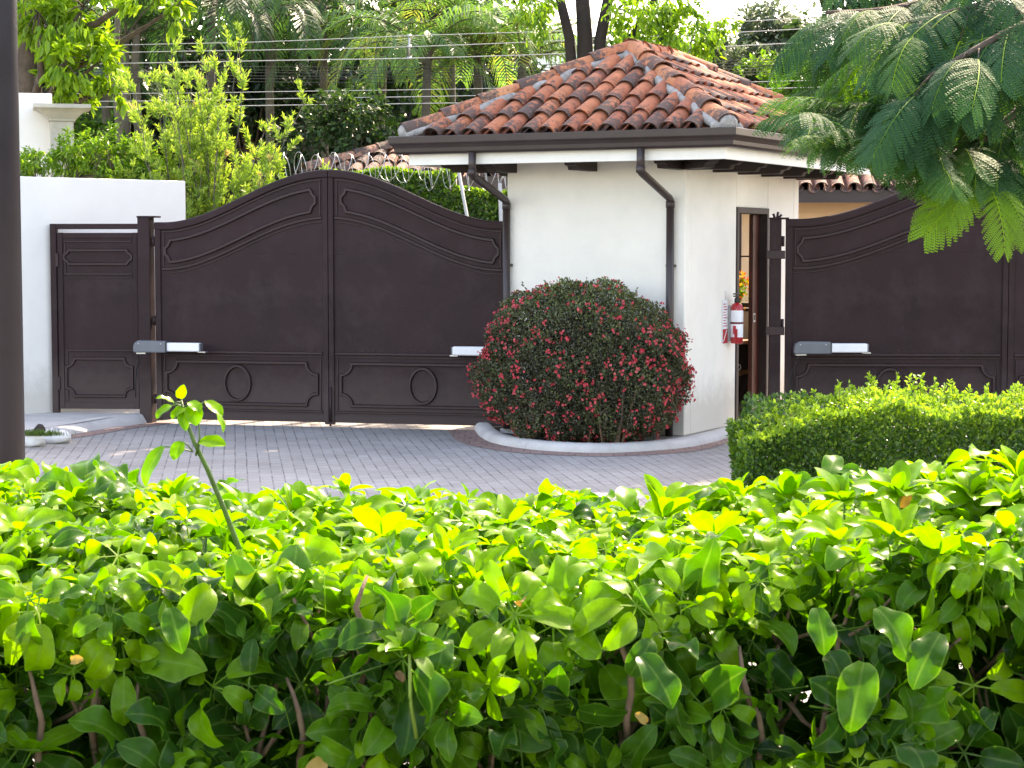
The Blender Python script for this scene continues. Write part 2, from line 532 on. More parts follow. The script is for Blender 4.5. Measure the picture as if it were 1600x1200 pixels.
SC.cycles.sample_clamp_indirect = 6.0
# ================================================================== the setting
def sheet(name, pts, z, m, kind='structure'):
    me = bpy.data.meshes.new(name)
    me.from_pydata([(p[0], p[1], z) for p in pts], [], [list(range(len(pts)))])
    me.materials.append(m); me.update()
    return tag(link(name, me), kind=kind)


sheet('ground', [(-1500, -300), (1500, -300), (1500, 2500), (-1500, 2500)], -0.012, M['earth'])
sheet('road', [(-5.2, 5.6), (14, 5.6), (14, 34), (4.3, 34), (4.3, 22), (1.2, 22), (.6, 34), (-4.0, 34), (-4.6, 20.5)], 0.0, M['road'])


def arc_pts(keys, n=10):
    """smooth curve through key points (Catmull-Rom)"""
    k = [Vector(p) for p in keys]
    k = [k[0] * 2 - k[1]] + k + [k[-1] * 2 - k[-2]]
    out = []
    for i in range(1, len(k) - 2):
        for j in range(n):
            t = j / n
            a, b, c, d = k[i - 1], k[i], k[i + 1], k[i + 2]
            out.append(.5 * ((2 * b) + (c - a) * t + (2 * a - 5 * b + 4 * c - d) * t * t + (3 * b - a - 3 * c + d) * t ** 3))
    out.append(k[-2])
    return out


def kerb(name, path, prof, m, closed=False):
    """profile (side offset, z) carried along a path on the ground"""
    n, q = len(path), len(prof)
    vs, fs = [], []
    for i, p in enumerate(path):
        t = (path[min(i + 1, n - 1)] - path[max(i - 1, 0)]).normalized()
        s = Vector((-t.y, t.x, 0))
        for o, z in prof:
            vs.append(p + s * (o + .004 * RD.uniform(-1, 1)) + Vector((0, 0, z + .002 * RD.uniform(-1, 1))))
    for i in range(n - 1):
        for k in range(q - 1):
            fs.append((i * q + k, i * q + k + 1, (i + 1) * q + k + 1, (i + 1) * q + k))
    fs.append(list(range(q))); fs.append([(n - 1) * q + k for k in range(q - 1, -1, -1)])
    mb = MB(); mb.add(vs, fs, 0, True)
    return mb.build(name, m)


# kerb round the planting bed and along the gatehouse
bed_px = [(741, 672), (752, 684), (775, 694), (830, 703), (900, 707.5), (960, 708), (1030, 704), (1090, 697), (1140, 684), (1180, 669)]
bed_path = arc_pts([G(x, y) for x, y in bed_px])
kp = [(0, -.02), (.0, .03), (.02, .062), (.05, .078), (.12, .08), (.15, .07), (.16, -.02)]
tag(kerb('kerb', bed_path, kp, M['kerb']), kind='structure')
inner = [p for p in bed_path]
mb = MB()
band = []
for i, p in enumerate(bed_path):
    t = (bed_path[min(i + 1, len(bed_path) - 1)] - bed_path[max(i - 1, 0)]).normalized()
    s = Vector((-t.y, t.x, 0)); wd = .26 if i < 62 else max(.08, .26 - .01 * (i - 62))
    band.append((p + s * .01, p - s * wd))
vs = [v for a, b in band for v in (a, b)]
mb.add([(v[0], v[1], .004) for v in vs], [(2 * i, 2 * i + 1, 2 * i + 3, 2 * i + 2) for i in range(len(band) - 1)])
tag(mb.build('paver_border', M['road_red']), kind='structure')
# soil of the bed and the paved apron of the gatehouse
sheet('planting_bed', [(p[0], p[1] + .05) for p in bed_path] + [(2.6, 19.6), (-.3, 19.6)], .03, M['soil'])
AZ = math.radians(-27.0)
HB = .075
# ------------------------------------------------------------------ left pavement with its kerb
lk = arc_pts([G(x, y, 0) for x, y in [(-60, 713), (40, 691), (110, 680), (175, 669), (215, 664), (246, 659)]])
lkz = arc_pts([Vector((p[0], p[1], 0)) for p in lk], 1)
kp2 = [(0, -.02), (.015, .02), (.06, .085), (.09, .10), (.16, .104), (.17, -.02)]
tag(kerb('kerb', lk, kp2, M['kerb']), kind='structure')
pv = [(p[0] - .02, p[1] + .15) for p in lk]
sheet('pavement', pv + [(-3.55, 20.6), (-3.5, 26), (-7, 26), (-7, 18.6)], .098, M['concrete'])
band = []
for i, p in enumerate(lk):
    t = (lk[min(i + 1, len(lk) - 1)] - lk[max(i - 1, 0)]).normalized(); s = Vector((-t.y, t.x, 0))
    band.append((p + s * .01, p - s * .22))
mb = MB(); vs = [v for a, b in band for v in (a, b)]
mb.add([(v[0], v[1], .004) for v in vs], [(2 * i, 2 * i + 1, 2 * i + 3, 2 * i + 2) for i in range(len(band) - 1)])
tag(mb.build('paver_border', M['road_red']), kind='structure')
# hills far away
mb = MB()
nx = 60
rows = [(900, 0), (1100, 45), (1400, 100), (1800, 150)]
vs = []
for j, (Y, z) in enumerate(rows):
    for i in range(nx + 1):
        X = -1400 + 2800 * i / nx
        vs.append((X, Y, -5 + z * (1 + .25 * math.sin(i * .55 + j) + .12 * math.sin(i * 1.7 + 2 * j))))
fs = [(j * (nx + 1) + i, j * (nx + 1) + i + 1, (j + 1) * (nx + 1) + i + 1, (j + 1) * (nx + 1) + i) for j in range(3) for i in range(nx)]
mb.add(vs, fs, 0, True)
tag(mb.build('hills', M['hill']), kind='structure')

# ================================================================== gatehouse
HC = Vector((1.567, 18.0, HB))
house = empty('gatehouse', HC, AZ, 'white gatehouse with a hipped clay tile roof and brown gutters between the two gates', 'gatehouse')
HW, HD, EV = 1.81, 3.15, .66                     # wall width (x: -HW..0), depth (y: 0..HD), overhang
WT, TOP = .16, 2.93
D0, D1, DZ = 1.31, 2.20, 2.10                    # door opening
mb = MB()
mb.box(-HW, 0, 0, WT, 0, TOP)                                    # front
mb.box(-WT, 0, WT, D0, 0, TOP)                                   # right, before the door
mb.box(-WT, 0, D1, HD - WT, 0, TOP)                              # right, beyond the door
mb.box(-WT, 0, D0, D1, DZ, TOP)                                  # over the door
mb.box(-HW, -HW + WT, WT, HD - WT, 0, TOP)                       # left
a0, a1, wz0, wz1 = .24, 1.35, 1.08, 2.15                         # back window
mb.box(-HW, -a1, HD - WT, HD, 0, TOP); mb.box(-a0, 0, HD - WT, HD, 0, TOP)
mb.box(-a1, -a0, HD - WT, HD, 0, wz0); mb.box(-a1, -a0, HD - WT, HD, wz1, TOP)
mb.box(-HW + WT, -WT, WT, HD - WT, 2.5, 2.55)                    # ceiling
mb.box(-HW + WT, -WT, WT, HD - WT, -.05, .01)                    # floor
wall = mb.build('wall', M['stucco'], house, .012)
mb = MB()
mb.box(-HW - .05, .06, -.05, HD + .02, -.06, -.004)
mb.build('plinth', M['concrete'], house)
# window in the back wall
mb = MB()
yb = HD - .10
mb.box(-a1, -a0, yb, yb + .05, wz1 - .05, wz1); mb.box(-a1, -a0, yb, yb + .05, wz0, wz0 + .05)
mb.box(-a1, -a1 + .05, yb, yb + .05, wz0 + .05, wz1 - .05); mb.box(-a0 - .05, -a0, yb, yb + .05, wz0 + .05, wz1 - .05)
for xx in (-.62, -.99): mb.box(xx - .012, xx + .012, yb + .01, yb + .04, wz0 + .05, wz1 - .05)
for zz in (1.62, 1.35): mb.box(-a1 + .05, -a0 - .05, yb + .015, yb + .035, zz - .008, zz + .008)
win = mb.build('window', M['dark_wood'], house)
mb = MB(); mb.box(-a1 - .04, -a0 + .04, HD - WT - .08, HD - WT, wz0 - .035, wz0 - .001)
mb.build('sill', M['dark_wood'], win, .004)
# door frame and sliding door
mb = MB()
for y0, y1 in ((D0 - .004, D0 + .055), (D1 - .05, D1 + .004)): mb.box(-WT - .012, .014, y0, y1, 0, DZ - .055)
mb.box(-WT - .012, .014, D0 - .004, D1 + .004, DZ - .055, DZ + .004)
mb.build('door_frame', M['dark_wood'], house, .004)
DY = D0 + .66
mb = MB()
mb.box(-.115, -.070, DY, D1 - .05, .012, DZ - .06)
door = mb.build('door', M['door_wood'], house, .004)
mb = MB(); mb.box(-.070, -.064, DY + .015, DY + .07, .97, 1.06); mb.box(-.064, -.060, DY + .03, DY + .055, .99, 1.04, 1)
mb.build('lock_plate', [M['steel'], M['black']], door)

# ---- roof
TAN = .535
EX0, EX1, EY0, EY1 = -HW - EV - .03, EV - .02, -EV, HD + EV - .24
ZE = 2.60                                        # underside at the eave
RUN = (EX1 - EX0) / 2
RX = (EX0 + EX1) / 2
RY0, RY1 = EY0 + RUN, EY1 - RUN
SEC = math.sqrt(1 + TAN * TAN)


def hip_deck(mb, z0, grow=0.0, mi=0, flip=False):
    zr = z0 + TAN * (RUN)
    v = [(EX0, EY0, z0), (EX1, EY0, z0), (EX1, EY1, z0), (EX0, EY1, z0), (RX, RY0, zr), (RX, RY1, zr)]
    f = [(0, 1, 4), (1, 2, 5, 4), (2, 3, 5), (3, 0, 4, 5)]
    mb.add(v, [tuple(reversed(q)) for q in f] if flip else f, mi)


mb = MB()
hip_deck(mb, ZE, flip=True); hip_deck(mb, ZE + .09)
mb.rail([(0, ZE), (0, ZE + .09), (-.01, ZE + .09), (-.01, ZE)], (EX0, EX1, EY0, EY1))
roof_deck = mb.build('roof', M['dark_wood'], house)


def half_tile(fm, o, a, up, L, r0, r1, tint, seg=7, th=.014, concave=False):
    """one barrel tile: o = centre of its lower end, a = direction up the slope, up = normal, radii r0 (low) to r1 (high)"""
    a = nrm(a); up = nrm(up); s = np.cross(a, up)
    ks = np.linspace(0, PI, seg + 1)
    ls = [0, .06, .45, 1.0]
    V, LV = [], []
    sg = -1.0 if concave else 1.0
    for rr in (0, th):
        for l in ls:
            r = (r0 + (r1 - r0) * l) - rr
            for k in ks:
                V.append(o + a * (L * l) + s * (r * math.cos(k)) + up * (sg * r * math.sin(k) * .88)); LV.append(l)
    n = seg + 1
    Q = []
    m = len(ls)
    for b in (0, m * n):
        for i in range(m - 1):
            for k in range(seg):
                Q.append((b + i * n + k, b + i * n + k + 1, b + (i + 1) * n + k + 1, b + (i + 1) * n + k))
    for k in range(seg): Q.append((k, k + 1, m * n + k + 1, m * n + k))
    fm.add(V, Q, tint, LV)


def tile_slope(fm, c0, e, inward, L, run, tan, pitch, expo, z0, hip0=True, hip1=True, r=None, maxrun=None, rnd=.008):
    """tiles of one slope: c0 = eave corner, e = eave direction, inward = horizontal direction up the slope"""
    e, inward = np.array(e, float), np.array(inward, float)
    sec = math.sqrt(1 + tan * tan)
    a = nrm(inward + np.array([0, 0, tan])); up = np.cross(e, a)
    if up[2] < 0: up = -up
    n = int(round(L / pitch)); pitch = L / n
    r = r or pitch * .42
    rows = int(math.ceil(run * sec / expo))
    for j in range(rows):
        for i in range(n + 1):
            for kind in (0, 1):                                  # 0 pan, 1 cover
                x = (i + (.5 if kind else 0.0)) * pitch
                if kind and i == n: continue
                sl = j * expo - .06
                hm = (sl + expo * .42) / sec                      # horizontal run at the middle
                if hm > run: continue
                lim0 = hm + .07 if hip0 else -1; lim1 = L - hm - .07 if hip1 else L + 1
                if x < lim0 or x > lim1: continue
                o = np.array(c0, float) + e * (x + RN.uniform(-rnd, rnd)) + a * (sl + RN.uniform(-rnd, rnd) * 1.5) + np.array([0, 0, z0])
                aa = nrm(a + e * RN.uniform(-.025, .025) - up * (.045 if kind else .03))
                t = float(np.clip(RN.normal(.52, .15), 0, 1))
                if kind:
                    half_tile(fm, o + up * (.085 + RN.uniform(-.004, .006)), aa, up, expo * 1.30, r * 1.06, r * .82, t)
                else:
                    half_tile(fm, o + up * .088, aa, up, expo * 1.25, r * .95, r * .95, t * .7, concave=True)


fm = Fast()
zt = ZE + .085
tile_slope(fm, (EX0, EY0, 0), (1, 0, 0), (0, 1, 0), EX1 - EX0, RUN, TAN, .198, .315, zt)
tile_slope(fm, (EX1, EY0, 0), (0, 1, 0), (-1, 0, 0), EY1 - EY0, RUN, TAN, .198, .315, zt)
tile_slope(fm, (EX1, EY1, 0), (-1, 0, 0), (0, -1, 0), EX1 - EX0, RUN, TAN, .198, .315, zt)
tile_slope(fm, (EX0, EY1, 0), (0, -1, 0), (1, 0, 0), EY1 - EY0, RUN, TAN, .198, .315, zt)
fm.build('roof_tiles', M['tile'], house)
# hip and ridge tiles bedded in mortar
fm = Fast(); mo = MB()
zr = ZE + TAN * RUN
apex0, apex1 = np.array([RX, RY0, zr]), np.array([RX, RY1, zr])
hips = [(np.array([EX0, EY0, ZE]), apex0), (np.array([EX1, EY0, ZE]), apex0), (np.array([EX1, EY1, ZE]), apex1), (np.array([EX0, EY1, ZE]), apex1)]
for p, q in hips:
    d = q - p; Ld = np.linalg.norm(d); d = d / Ld
    up = nrm(np.array([0, 0, 1.0]) - d * d[2])
    nn = int(Ld / .36)
    ex = Ld / nn
    for k in range(nn):
        o = p + d * (k * ex + .02) + up * (.185 + RN.uniform(-.006, .006))
        half_tile(fm, o, nrm(d - up * .03 + rnd_dir(1)[0] * .012), up, ex * 1.16, .105, .088, float(np.clip(RN.normal(.7, .12), 0, 1)), seg=9)
    # mortar bed: a rough ridge of humps under the tiles
    pts = []
    side = np.cross(d, up)
    for sgn in (-1, 1):
        pts = [Vector(p + d * (Ld * k / 22) + up * (.135 + RN.uniform(-.012, .012)) + side * sgn * (.085 + RN.uniform(-.012, .014))) for k in range(23)]
        mo.tube(pts, [.048 + RN.uniform(-.012, .014) for _ in pts], 7)
    # lump that closes the lower end
    base = Vector(p + d * .02 + up * .17)
    rot = Vector(d).to_track_quat('Z', 'Y').to_matrix().to_4x4()
    mo.lathe([(.02, -.05), (.06, -.04), (.085, -.01), (.09, .03), (.08, .06)], 12, 0, Matrix.Translation(base) @ rot)
d = nrm(apex1 - apex0); Ld = np.linalg.norm(apex1 - apex0); nn = 4
for k in range(nn):
    o = apex0 + d * (k * Ld / nn - .05) + np.array([0, 0, .185])
    half_tile(fm, o, nrm(d + rnd_dir(1)[0] * .015), np.array([0, 0, 1.0]), Ld / nn * 1.15, .105, .092, float(np.clip(RN.normal(.65, .12), 0, 1)), seg=9)
for q, s in ((apex0, 1), (apex1, 1)):
    mo.lathe([(.10, -.06), (.13, 0), (.115, .06), (.07, .11), (.02, .13)], 12, 0, Matrix.Translation(Vector(q) + Vector((0, 0, .13))))
caps = fm.build('ridge_tiles', M['tile'], house)
mo.build('mortar', M['mortar'], caps)
# fascia board, gutter, downpipes, rafters
rect = (EX0, EX1, EY0, EY1)
mb = MB(); mb.rail([(0, 2.475), (0, ZE + .08), (-.028, ZE + .08), (-.028, 2.475)], rect)
mb.build('fascia', M['fascia'], house, .003)
mb = MB()
mb.rail([(.004, 2.735), (.004, 2.585), (.03, 2.572), (.075, 2.575), (.098, 2.592), (.102, 2.628), (.118, 2.652), (.138, 2.672), (.142, 2.735), (.128, 2.738), (.120, 2.70), (.03, 2.70)], rect)
gut = mb.build('gutter', M['brown_metal'], house, .004)


def downpipe(x, zb):
    mb = MB(); r = .036
    yg = EY0 - .075
    mb.tube([(x, yg, 2.58), (x, yg, 2.38)], r, 12)
    mb.tube([(x, yg, 2.40), (x, yg, 2.385), (x, yg + .03, 2.365), (x, -.09, 2.165), (x, -.055, 2.14), (x, -.055, 2.10)], r * .98, 12)
    mb.tube([(x, -.055, 2.12), (x, -.055, zb)], r, 12)
    for z in (2.40, 2.11): mb.tube([(x, yg if z > 2.2 else -.055, z - .035), (x, yg if z > 2.2 else -.055, z + .025)], r * 1.13, 12)
    dp = mb.build('downpipe', M['brown_metal'], house)
    for z in (1.55, .75):
        mb = MB(); mb.box(x - .042, x + .042, -.058, -.001, z - .012, z + .012)
        mb.build('bracket', M['brown_metal'], dp, .003)


downpipe(-HW + .02, 0.0); downpipe(-.125, 0.0)
prof = [(-.02, 2.415), (.42, 2.415), (.44, 2.45), (.49, 2.455), (.52, 2.49), (.58, 2.50), (.60, 2.58), (-.02, 2.58)]


def rafter(px, py, ang, k=1.0):
    Mt = Matrix.Translation((px, py, 0)) @ Matrix.Rotation(ang, 4, 'Z')
    mb = MB(); mb.prism([(a * k, z) for a, z in prof], -.05, .05, 0, Mt)
    mb.build('rafter', M['dark_wood'], house, .004)


for x in (-HW + .055, -HW / 2 - .02, -.05): rafter(x, 0, -PI / 2)
for y in (.05, .72, 1.38, 2.04, 2.70, HD - .05): rafter(0, y, 0)
for y in (.72, 1.38, 2.04, 2.70): rafter(-HW, y, PI)
rafter(0, 0, -PI / 4, 1.25); rafter(-HW, 0, -3 * PI / 4, 1.25)

# ---- things at and in the gatehouse
HM = Matrix.Translation(HC) @ Matrix.Rotation(AZ, 4, 'Z')


def hl(x, y, z): return HM @ Vector((x, y, z))


ext = empty('fire_extinguisher', hl(.085, 1.115, .80), AZ, 'red fire extinguisher with white labels hung on the wall beside the doorway', 'extinguisher')
mb = MB(); mb.lathe([(.052, 0), (.06, .008), (.06, .33), (.052, .365), (.03, .385), (.022, .39)], 20)
mb.build('cylinder', M['red_paint'], ext)
mb = MB()
mb.lathe([(.0606, .205), (.0608, .206), (.0608, .315), (.0606, .316)], 20)
lab = mb.build('label', M['label_white'], ext)
mb = MB(); mb.lathe([(.0604, .06), (.0606, .061), (.0606, .185), (.0604, .186)], 20)
mb.v = [v for v in mb.v]; mb.build('label', M['label_white'], ext)
mb = MB(); mb.lathe([(.0612, .192), (.063, .194), (.063, .201), (.0612, .203)], 20); mb.build('strap', M['black'], ext)
mb = MB(); mb.box(-.013, .013, -.07, -.0605, .09, .17, 0); mb.box(.0, .03, -.066, -.0605, .06, .14, 0)
mb.build('label_print', M['print_red'], lab)
mb = MB()
mb.lathe([(.022, .385), (.026, .40), (.024, .43), (.012, .44)], 12)
mb.box(-.012, .012, -.075, .03, .445, .458); mb.box(-.012, .012, -.085, .03, .468, .48)
mb.build('valve', M['black'], ext, .003)
mb = MB()
mb.tube([(0, .02, .42), (-.03, .07, .42), (-.055, .085, .36), (-.058, .075, .2), (-.055, .07, .06)], .010, 8)
mb.build('hose', M['black'], ext)
mb = MB(); mb.box(-.082, -.06, -.02, .02, .02, .36); mb.build('bracket', M['steel'], ext)

sg = empty('safety_sign', hl(.004, 1.0, .80), AZ, 'small red and white printed sign on the wall just behind the fire extinguisher', 'sign')
mb = MB(); mb.box(0, .006, -.065, .065, 0, .42); mb.build('plate', M['label_white'], sg)
mb = MB()
mb.box(.006, .0075, -.063, .063, .004, .14)
for k in range(9): mb.box(.006, .0075, -.05, .05 - .02 * (k % 3), .165 + k * .026, .174 + k * .026)
mb.build('print', M['print_red'], sg)
mb = MB(); mb.add([(.0082, -.06, .02), (.0082, .03, .13), (.0082, .05, .13), (.0082, -.04, .02)], [(0, 1, 2, 3)])
mb.build('arrow', M['label_white'], sg)
mb = MB(); mb.tube([(.01, 0, .42), (.012, 0, .50)], .004, 6); mb.build('hook', M['steel'], sg)

tb = empty('desk', hl(-.95, 2.25, .012), AZ, 'dark wooden desk inside the gatehouse seen through the doorway', 'desk')
mb = MB(); mb.box(-.55, .68, -.3, .62, .72, .755); mb.build('top', M['wood_table'], tb, .005)
mb = MB(); mb.box(-.55, .64, .5, .55, .10, .72); mb.build('back_panel', M['dark_wood'], tb)
mb = MB(); mb.box(.20, .64, -.1, .48, .40, .43); mb.build('shelf', M['wood_table'], tb)
for x, y in ((-.5, -.25), (.62, -.25), (-.5, .44), (.62, .44)):
    mb = MB(); mb.box(x - .025, x + .025, y - .025, y + .025, 0, .718); mb.build('leg', M['wood_table'], tb)
pot = empty('flower_pot', hl(-.60, 2.88, 1.085), AZ, 'pot of red and orange flowers on the sill of the gatehouse window', 'flower pot')
mb = MB(); mb.lathe([(.045, 0), (.06, .08), (.066, .085), (.06, .09)], 14); mb.build('pot', M['tile_far'], pot)
fl = Fast(); n = 240
dd = rnd_dir(n, .8); pp = dd * RN.uniform(.05, .16, (n, 1)) + np.array([0, 0, .16])
V4 = np.array([[0, 0, 0], [.016, .02, .004], [0, .045, 0], [-.016, .02, .004]]); Q4 = np.array([[0, 1, 2, 3]])
fl.scatter(V4, Q4, pp, frames(dd, rnd_dir(n)), RN.uniform(.7, 1.3, n), RN.uniform(.3, 1, n))
fl.build('leaves', M['bright_leaf'], pot, False)
fl = Fast(); n = 150
dd = rnd_dir(n, 1.0); pp = dd * RN.uniform(.14, .2, (n, 1)) + np.array([0, 0, .18])
fl.scatter(V4, Q4, pp, frames(rnd_dir(n), dd), RN.uniform(.8, 1.4, n), RN.uniform(0, 1, n))
fl.build('blossoms', M['flower_orange'], pot, False)
lp = empty('desk_lamp', hl(-.52, 2.48, .767), AZ, 'small cream desk lamp standing on the gatehouse desk', 'lamp')
mb = MB(); mb.lathe([(.05, 0), (.05, .012), (.01, .02), (.008, .12), (.01, .125)], 14); mb.build('base', M['steel'], lp)
mb = MB(); mb.lathe([(.085, .10), (.07, .16), (.05, .21), (.03, .22)], 16); mb.build('lamp_shade', M['label_white'], lp)
mg = empty('mug', hl(-.42, 2.40, .442), AZ, 'pale mug with a round handle on the shelf under the desk', 'mug')
mb = MB(); mb.lathe([(.035, 0), (.04, .01), (.04, .09), (.036, .092), (.035, .02)], 16); mb.build('cup', M['label_white'], mg)
mb = MB(); mb.tube([(.04, 0, .075), (.062, 0, .07), (.07, 0, .047), (.062, 0, .025), (.04, 0, .02)], .006, 6); mb.build('handle', M['label_white'], mg)

# ================================================================== gates
ZS, ZM = 2.045, 2.56


def gate_top(x, W, zs=ZS, zm=ZM):
    t = max(0.0, min(1.0, (x / W - .06) / .94))
    return zs + (zm - zs) * (.5 - .5 * math.cos(PI * t)) ** .93


def notched(x0, x1, z0, z1, r, n=6):
    """rectangle with scooped corners and a small step at each"""
    s = .018
    out = []
    for cx, cz, q in ((x0, z0, 0), (x1, z0, 1), (x1, z1, 2), (x0, z1, 3)):
        arc = [(cx + math.cos(a) * r, cz + math.sin(a) * r) for a in [q * PI / 2 + PI / 2 * (1 - k / n) for k in range(n + 1)]]
        sx, sz = (1 if q in (0, 3) else -1), (1 if q in (0, 1) else -1)
        if q % 2 == 0: pre, post = (cx, arc[0][1] + sz * s), (arc[-1][0] + sx * s, cz)
        else: pre, post = (arc[0][0] + sx * s, cz), (cx, arc[-1][1] + sz * s)
        out += [pre] + arc + [post]
    return out


def gate_leaf(parent, W, mirror, label=None):
    """leaf from hinge (x = 0) to meeting stile (x = W); local -y faces the road"""
    sgn = -1 if mirror else 1
    X0 = parent_w * 2 if mirror else 0.0
    zb = .045
    n = 40
    xs = [W * i / n for i in range(n + 1)]
    mb = MB()
    for i in range(n):                                             # sheet with thickness
        a, b = xs[i], xs[i + 1]
        ta, tb_ = gate_top(a, W) - .03, gate_top(b, W) - .03
        mb.add([(a, -.012, zb + .02), (b, -.012, zb + .02), (b, -.012, tb_), (a, -.012, ta), (a, .012, zb + .02), (b, .012, zb + .02), (b, .012, tb_), (a, .012, ta)],
               [(0, 1, 2, 3), (5, 4, 7, 6)])
    fr = MB()
    fr.box(0, .062, -.03, .03, zb, gate_top(.03, W) - .075)
    fr.box(W - .055, W - .003, -.034, .03, zb, gate_top(W, W) - .08)
    fr.box(.062, W - .055, -.026, .026, zb, zb + .07)
    tv, tf = [], []
    for i, x in enumerate(xs):                                     # curved top rail
        t = gate_top(x, W)
        for y, z in ((-.036, t - .075), (-.036, t - .012), (-.022, t), (.03, t), (.03, t - .075)): tv.append((min(x, W - .003), y, z))
    for i in range(n):
        for k in range(5): tf.append((i * 5 + k, (i + 1) * 5 + k, (i + 1) * 5 + (k + 1) % 5, i * 5 + (k + 1) % 5))
    tf.append((0, 1, 2, 3, 4)); tf.append(tuple(n * 5 + k for k in (4, 3, 2, 1, 0)))
    fr.add(tv, tf)
    mo = MB(); y = -.012
    x0, x1 = .075, W - .068
    mid = [x0 + (x1 - x0) * i / 30 for i in range(31)]
    T = lambda x: gate_top(x, W)
    mo.bead([(x, T(x) - .475) for x in mid], .03, .016, y)
    mo.bead([(x, T(x) - .515) for x in mid], .014, .010, y)
    mo.bead([(x, T(x) - .098) for x in mid], .02, .012, y)
    mo.bead([(x0 + .018, T(x0) - .11), (x0 + .018, T(x0) - .45)], .018, .010, y)
    mo.bead([(x1 - .018, T(x1) - .11), (x1 - .018, T(x1) - .45)], .018, .010, y)
    # long curved panel with notched ends
    xa, xb = .115, W - .135
    r = .055
    up = [(x, T(x) - .185) for x in [xa + r + (xb - xa - 2 * r) * i / 26 for i in range(27)]]
    lo = [(x, T(x) - .405) for x in [xb - r - (xb - xa - 2 * r) * i / 26 for i in range(27)]]
    def end(xc, s):
        t = T(xc); m = t - .295
        return [(xc - s * r * .85, t - .20), (xc - s * r * .6, t - .235), (xc, m + .03), (xc, m - .03), (xc - s * r * .6, t - .355), (xc - s * r * .85, t - .39)]
    loop = up + end(xb, 1) + lo + list(reversed(end(xa, -1)))
    m2 = MB(); m2.bead(loop, .038, .026, y, True)
    # middle rail, seam and lower panel
    mo.bead([(x0, .735), (x1, .735)], .030, .020, y)
    mo.bead([(x0, .70), (x1, .70)], .014, .010, y)
    mo.bead([(x0 + .02, .685), (x0 + .02, .15)], .016, .010, y)
    mo.bead([(x1 - .02, .685), (x1 - .02, .15)], .016, .010, y)
    mo.bead([(x0, .150), (x1, .150)], .026, .016, y)
    m3 = MB(); m3.bead(notched(.115, W - .125, .215, .635, .115), .036, .026, y, True)
    k = W * .42
    mo.bead([(k, 1.735), (W - .06, 1.735)], .006, .004, y)
    for i in range(9):
        x = W * .45 + i * W * .058
        mo.lathe([(.008, 0), (.006, .004), (.002, .006)], 8, 0, Matrix.Translation((x, y, .775)) @ Matrix.Rotation(PI / 2, 4, 'X'))
    ring = [(W * .475 + .135 * math.cos(q), .425 + .172 * math.sin(q)) for q in [2 * PI * i / 36 for i in range(36)]]
    rg = MB(); rg.bead(ring, .034, .030, y, True)
    for q in (mb, fr, mo, rg, m2, m3):
        if mirror:
            q.v = [(X0 - v[0], v[1], v[2]) for v in q.v]
            q.f = [list(reversed(f)) for f in q.f]
    lf = mb.build('gate_leaf', M['gate'], parent)
    fr.build('frame', M['gate'], lf, .004)
    mo.build('rail_moulding', M['gate_trim'], lf)
    m2.build('upper_panel_moulding', M['gate_trim'], lf)
    m3.build('lower_panel_moulding', M['gate_trim'], lf)
    rg.build('ring', M['gate_trim'], lf)
    return lf


def gate_post(name, x, y, rz, zt, w, label, spike=False):
    t = empty(name, (x, y, 0), rz, label, 'gate post', 'posts of the driveway gates')
    mb = MB(); mb.box(-w, w, -w, w, 0, zt); mb.build('shaft', M['gate'], t, .006)
    mb = MB(); mb.box(-w - .004, w + .07, -w - .006, w + .01, zt, zt + .018)
    mb.build('cap', M['gate'], t, .003)
    mb = MB()
    for z in (.25, 1.05, 1.85):
        mb = MB(); mb.tube([(w + .018, -.01, z - .05), (w + .018, -.01, z + .05)], .016, 10)
        mb.build('hinge', M['gate_trim'], t)
    return t


# left driveway gate
gl, gr = P(246, 620, 20.2), P(797, 620, 19.34)
gv = Vector((gr.x - gl.x, gr.y - gl.y))
GA = math.atan2(gv.y, gv.x)
parent_w = gv.length / 2
g1 = empty('driveway_gate', (gl.x, gl.y, 0), GA, 'dark brown double gate with an arched top left of the gatehouse', 'gate', 'driveway gates')
gate_leaf(g1, parent_w, False); gate_leaf(g1, parent_w, True)
mb = MB(); mb.tube([(parent_w + .02, -.045, .4), (parent_w + .02, -.045, .012)], .012, 8); mb.box(parent_w - .03, parent_w + .07, -.07, -.034, .03, .05)
mb.build('drop_bolt', M['gate_trim'], g1)
e = Vector((math.cos(GA), math.sin(GA)))
pl = Vector((gl.x, gl.y)) - e * .105
gate_post('gate_post', pl.x, pl.y, GA, 2.09, .065, 'brown steel post between the pedestrian gate and the left driveway gate')
pr = Vector((gr.x, gr.y)) + e * .105
gate_post('gate_post', pr.x, pr.y, GA, 2.09, .065, 'brown steel post behind the left corner of the gatehouse')


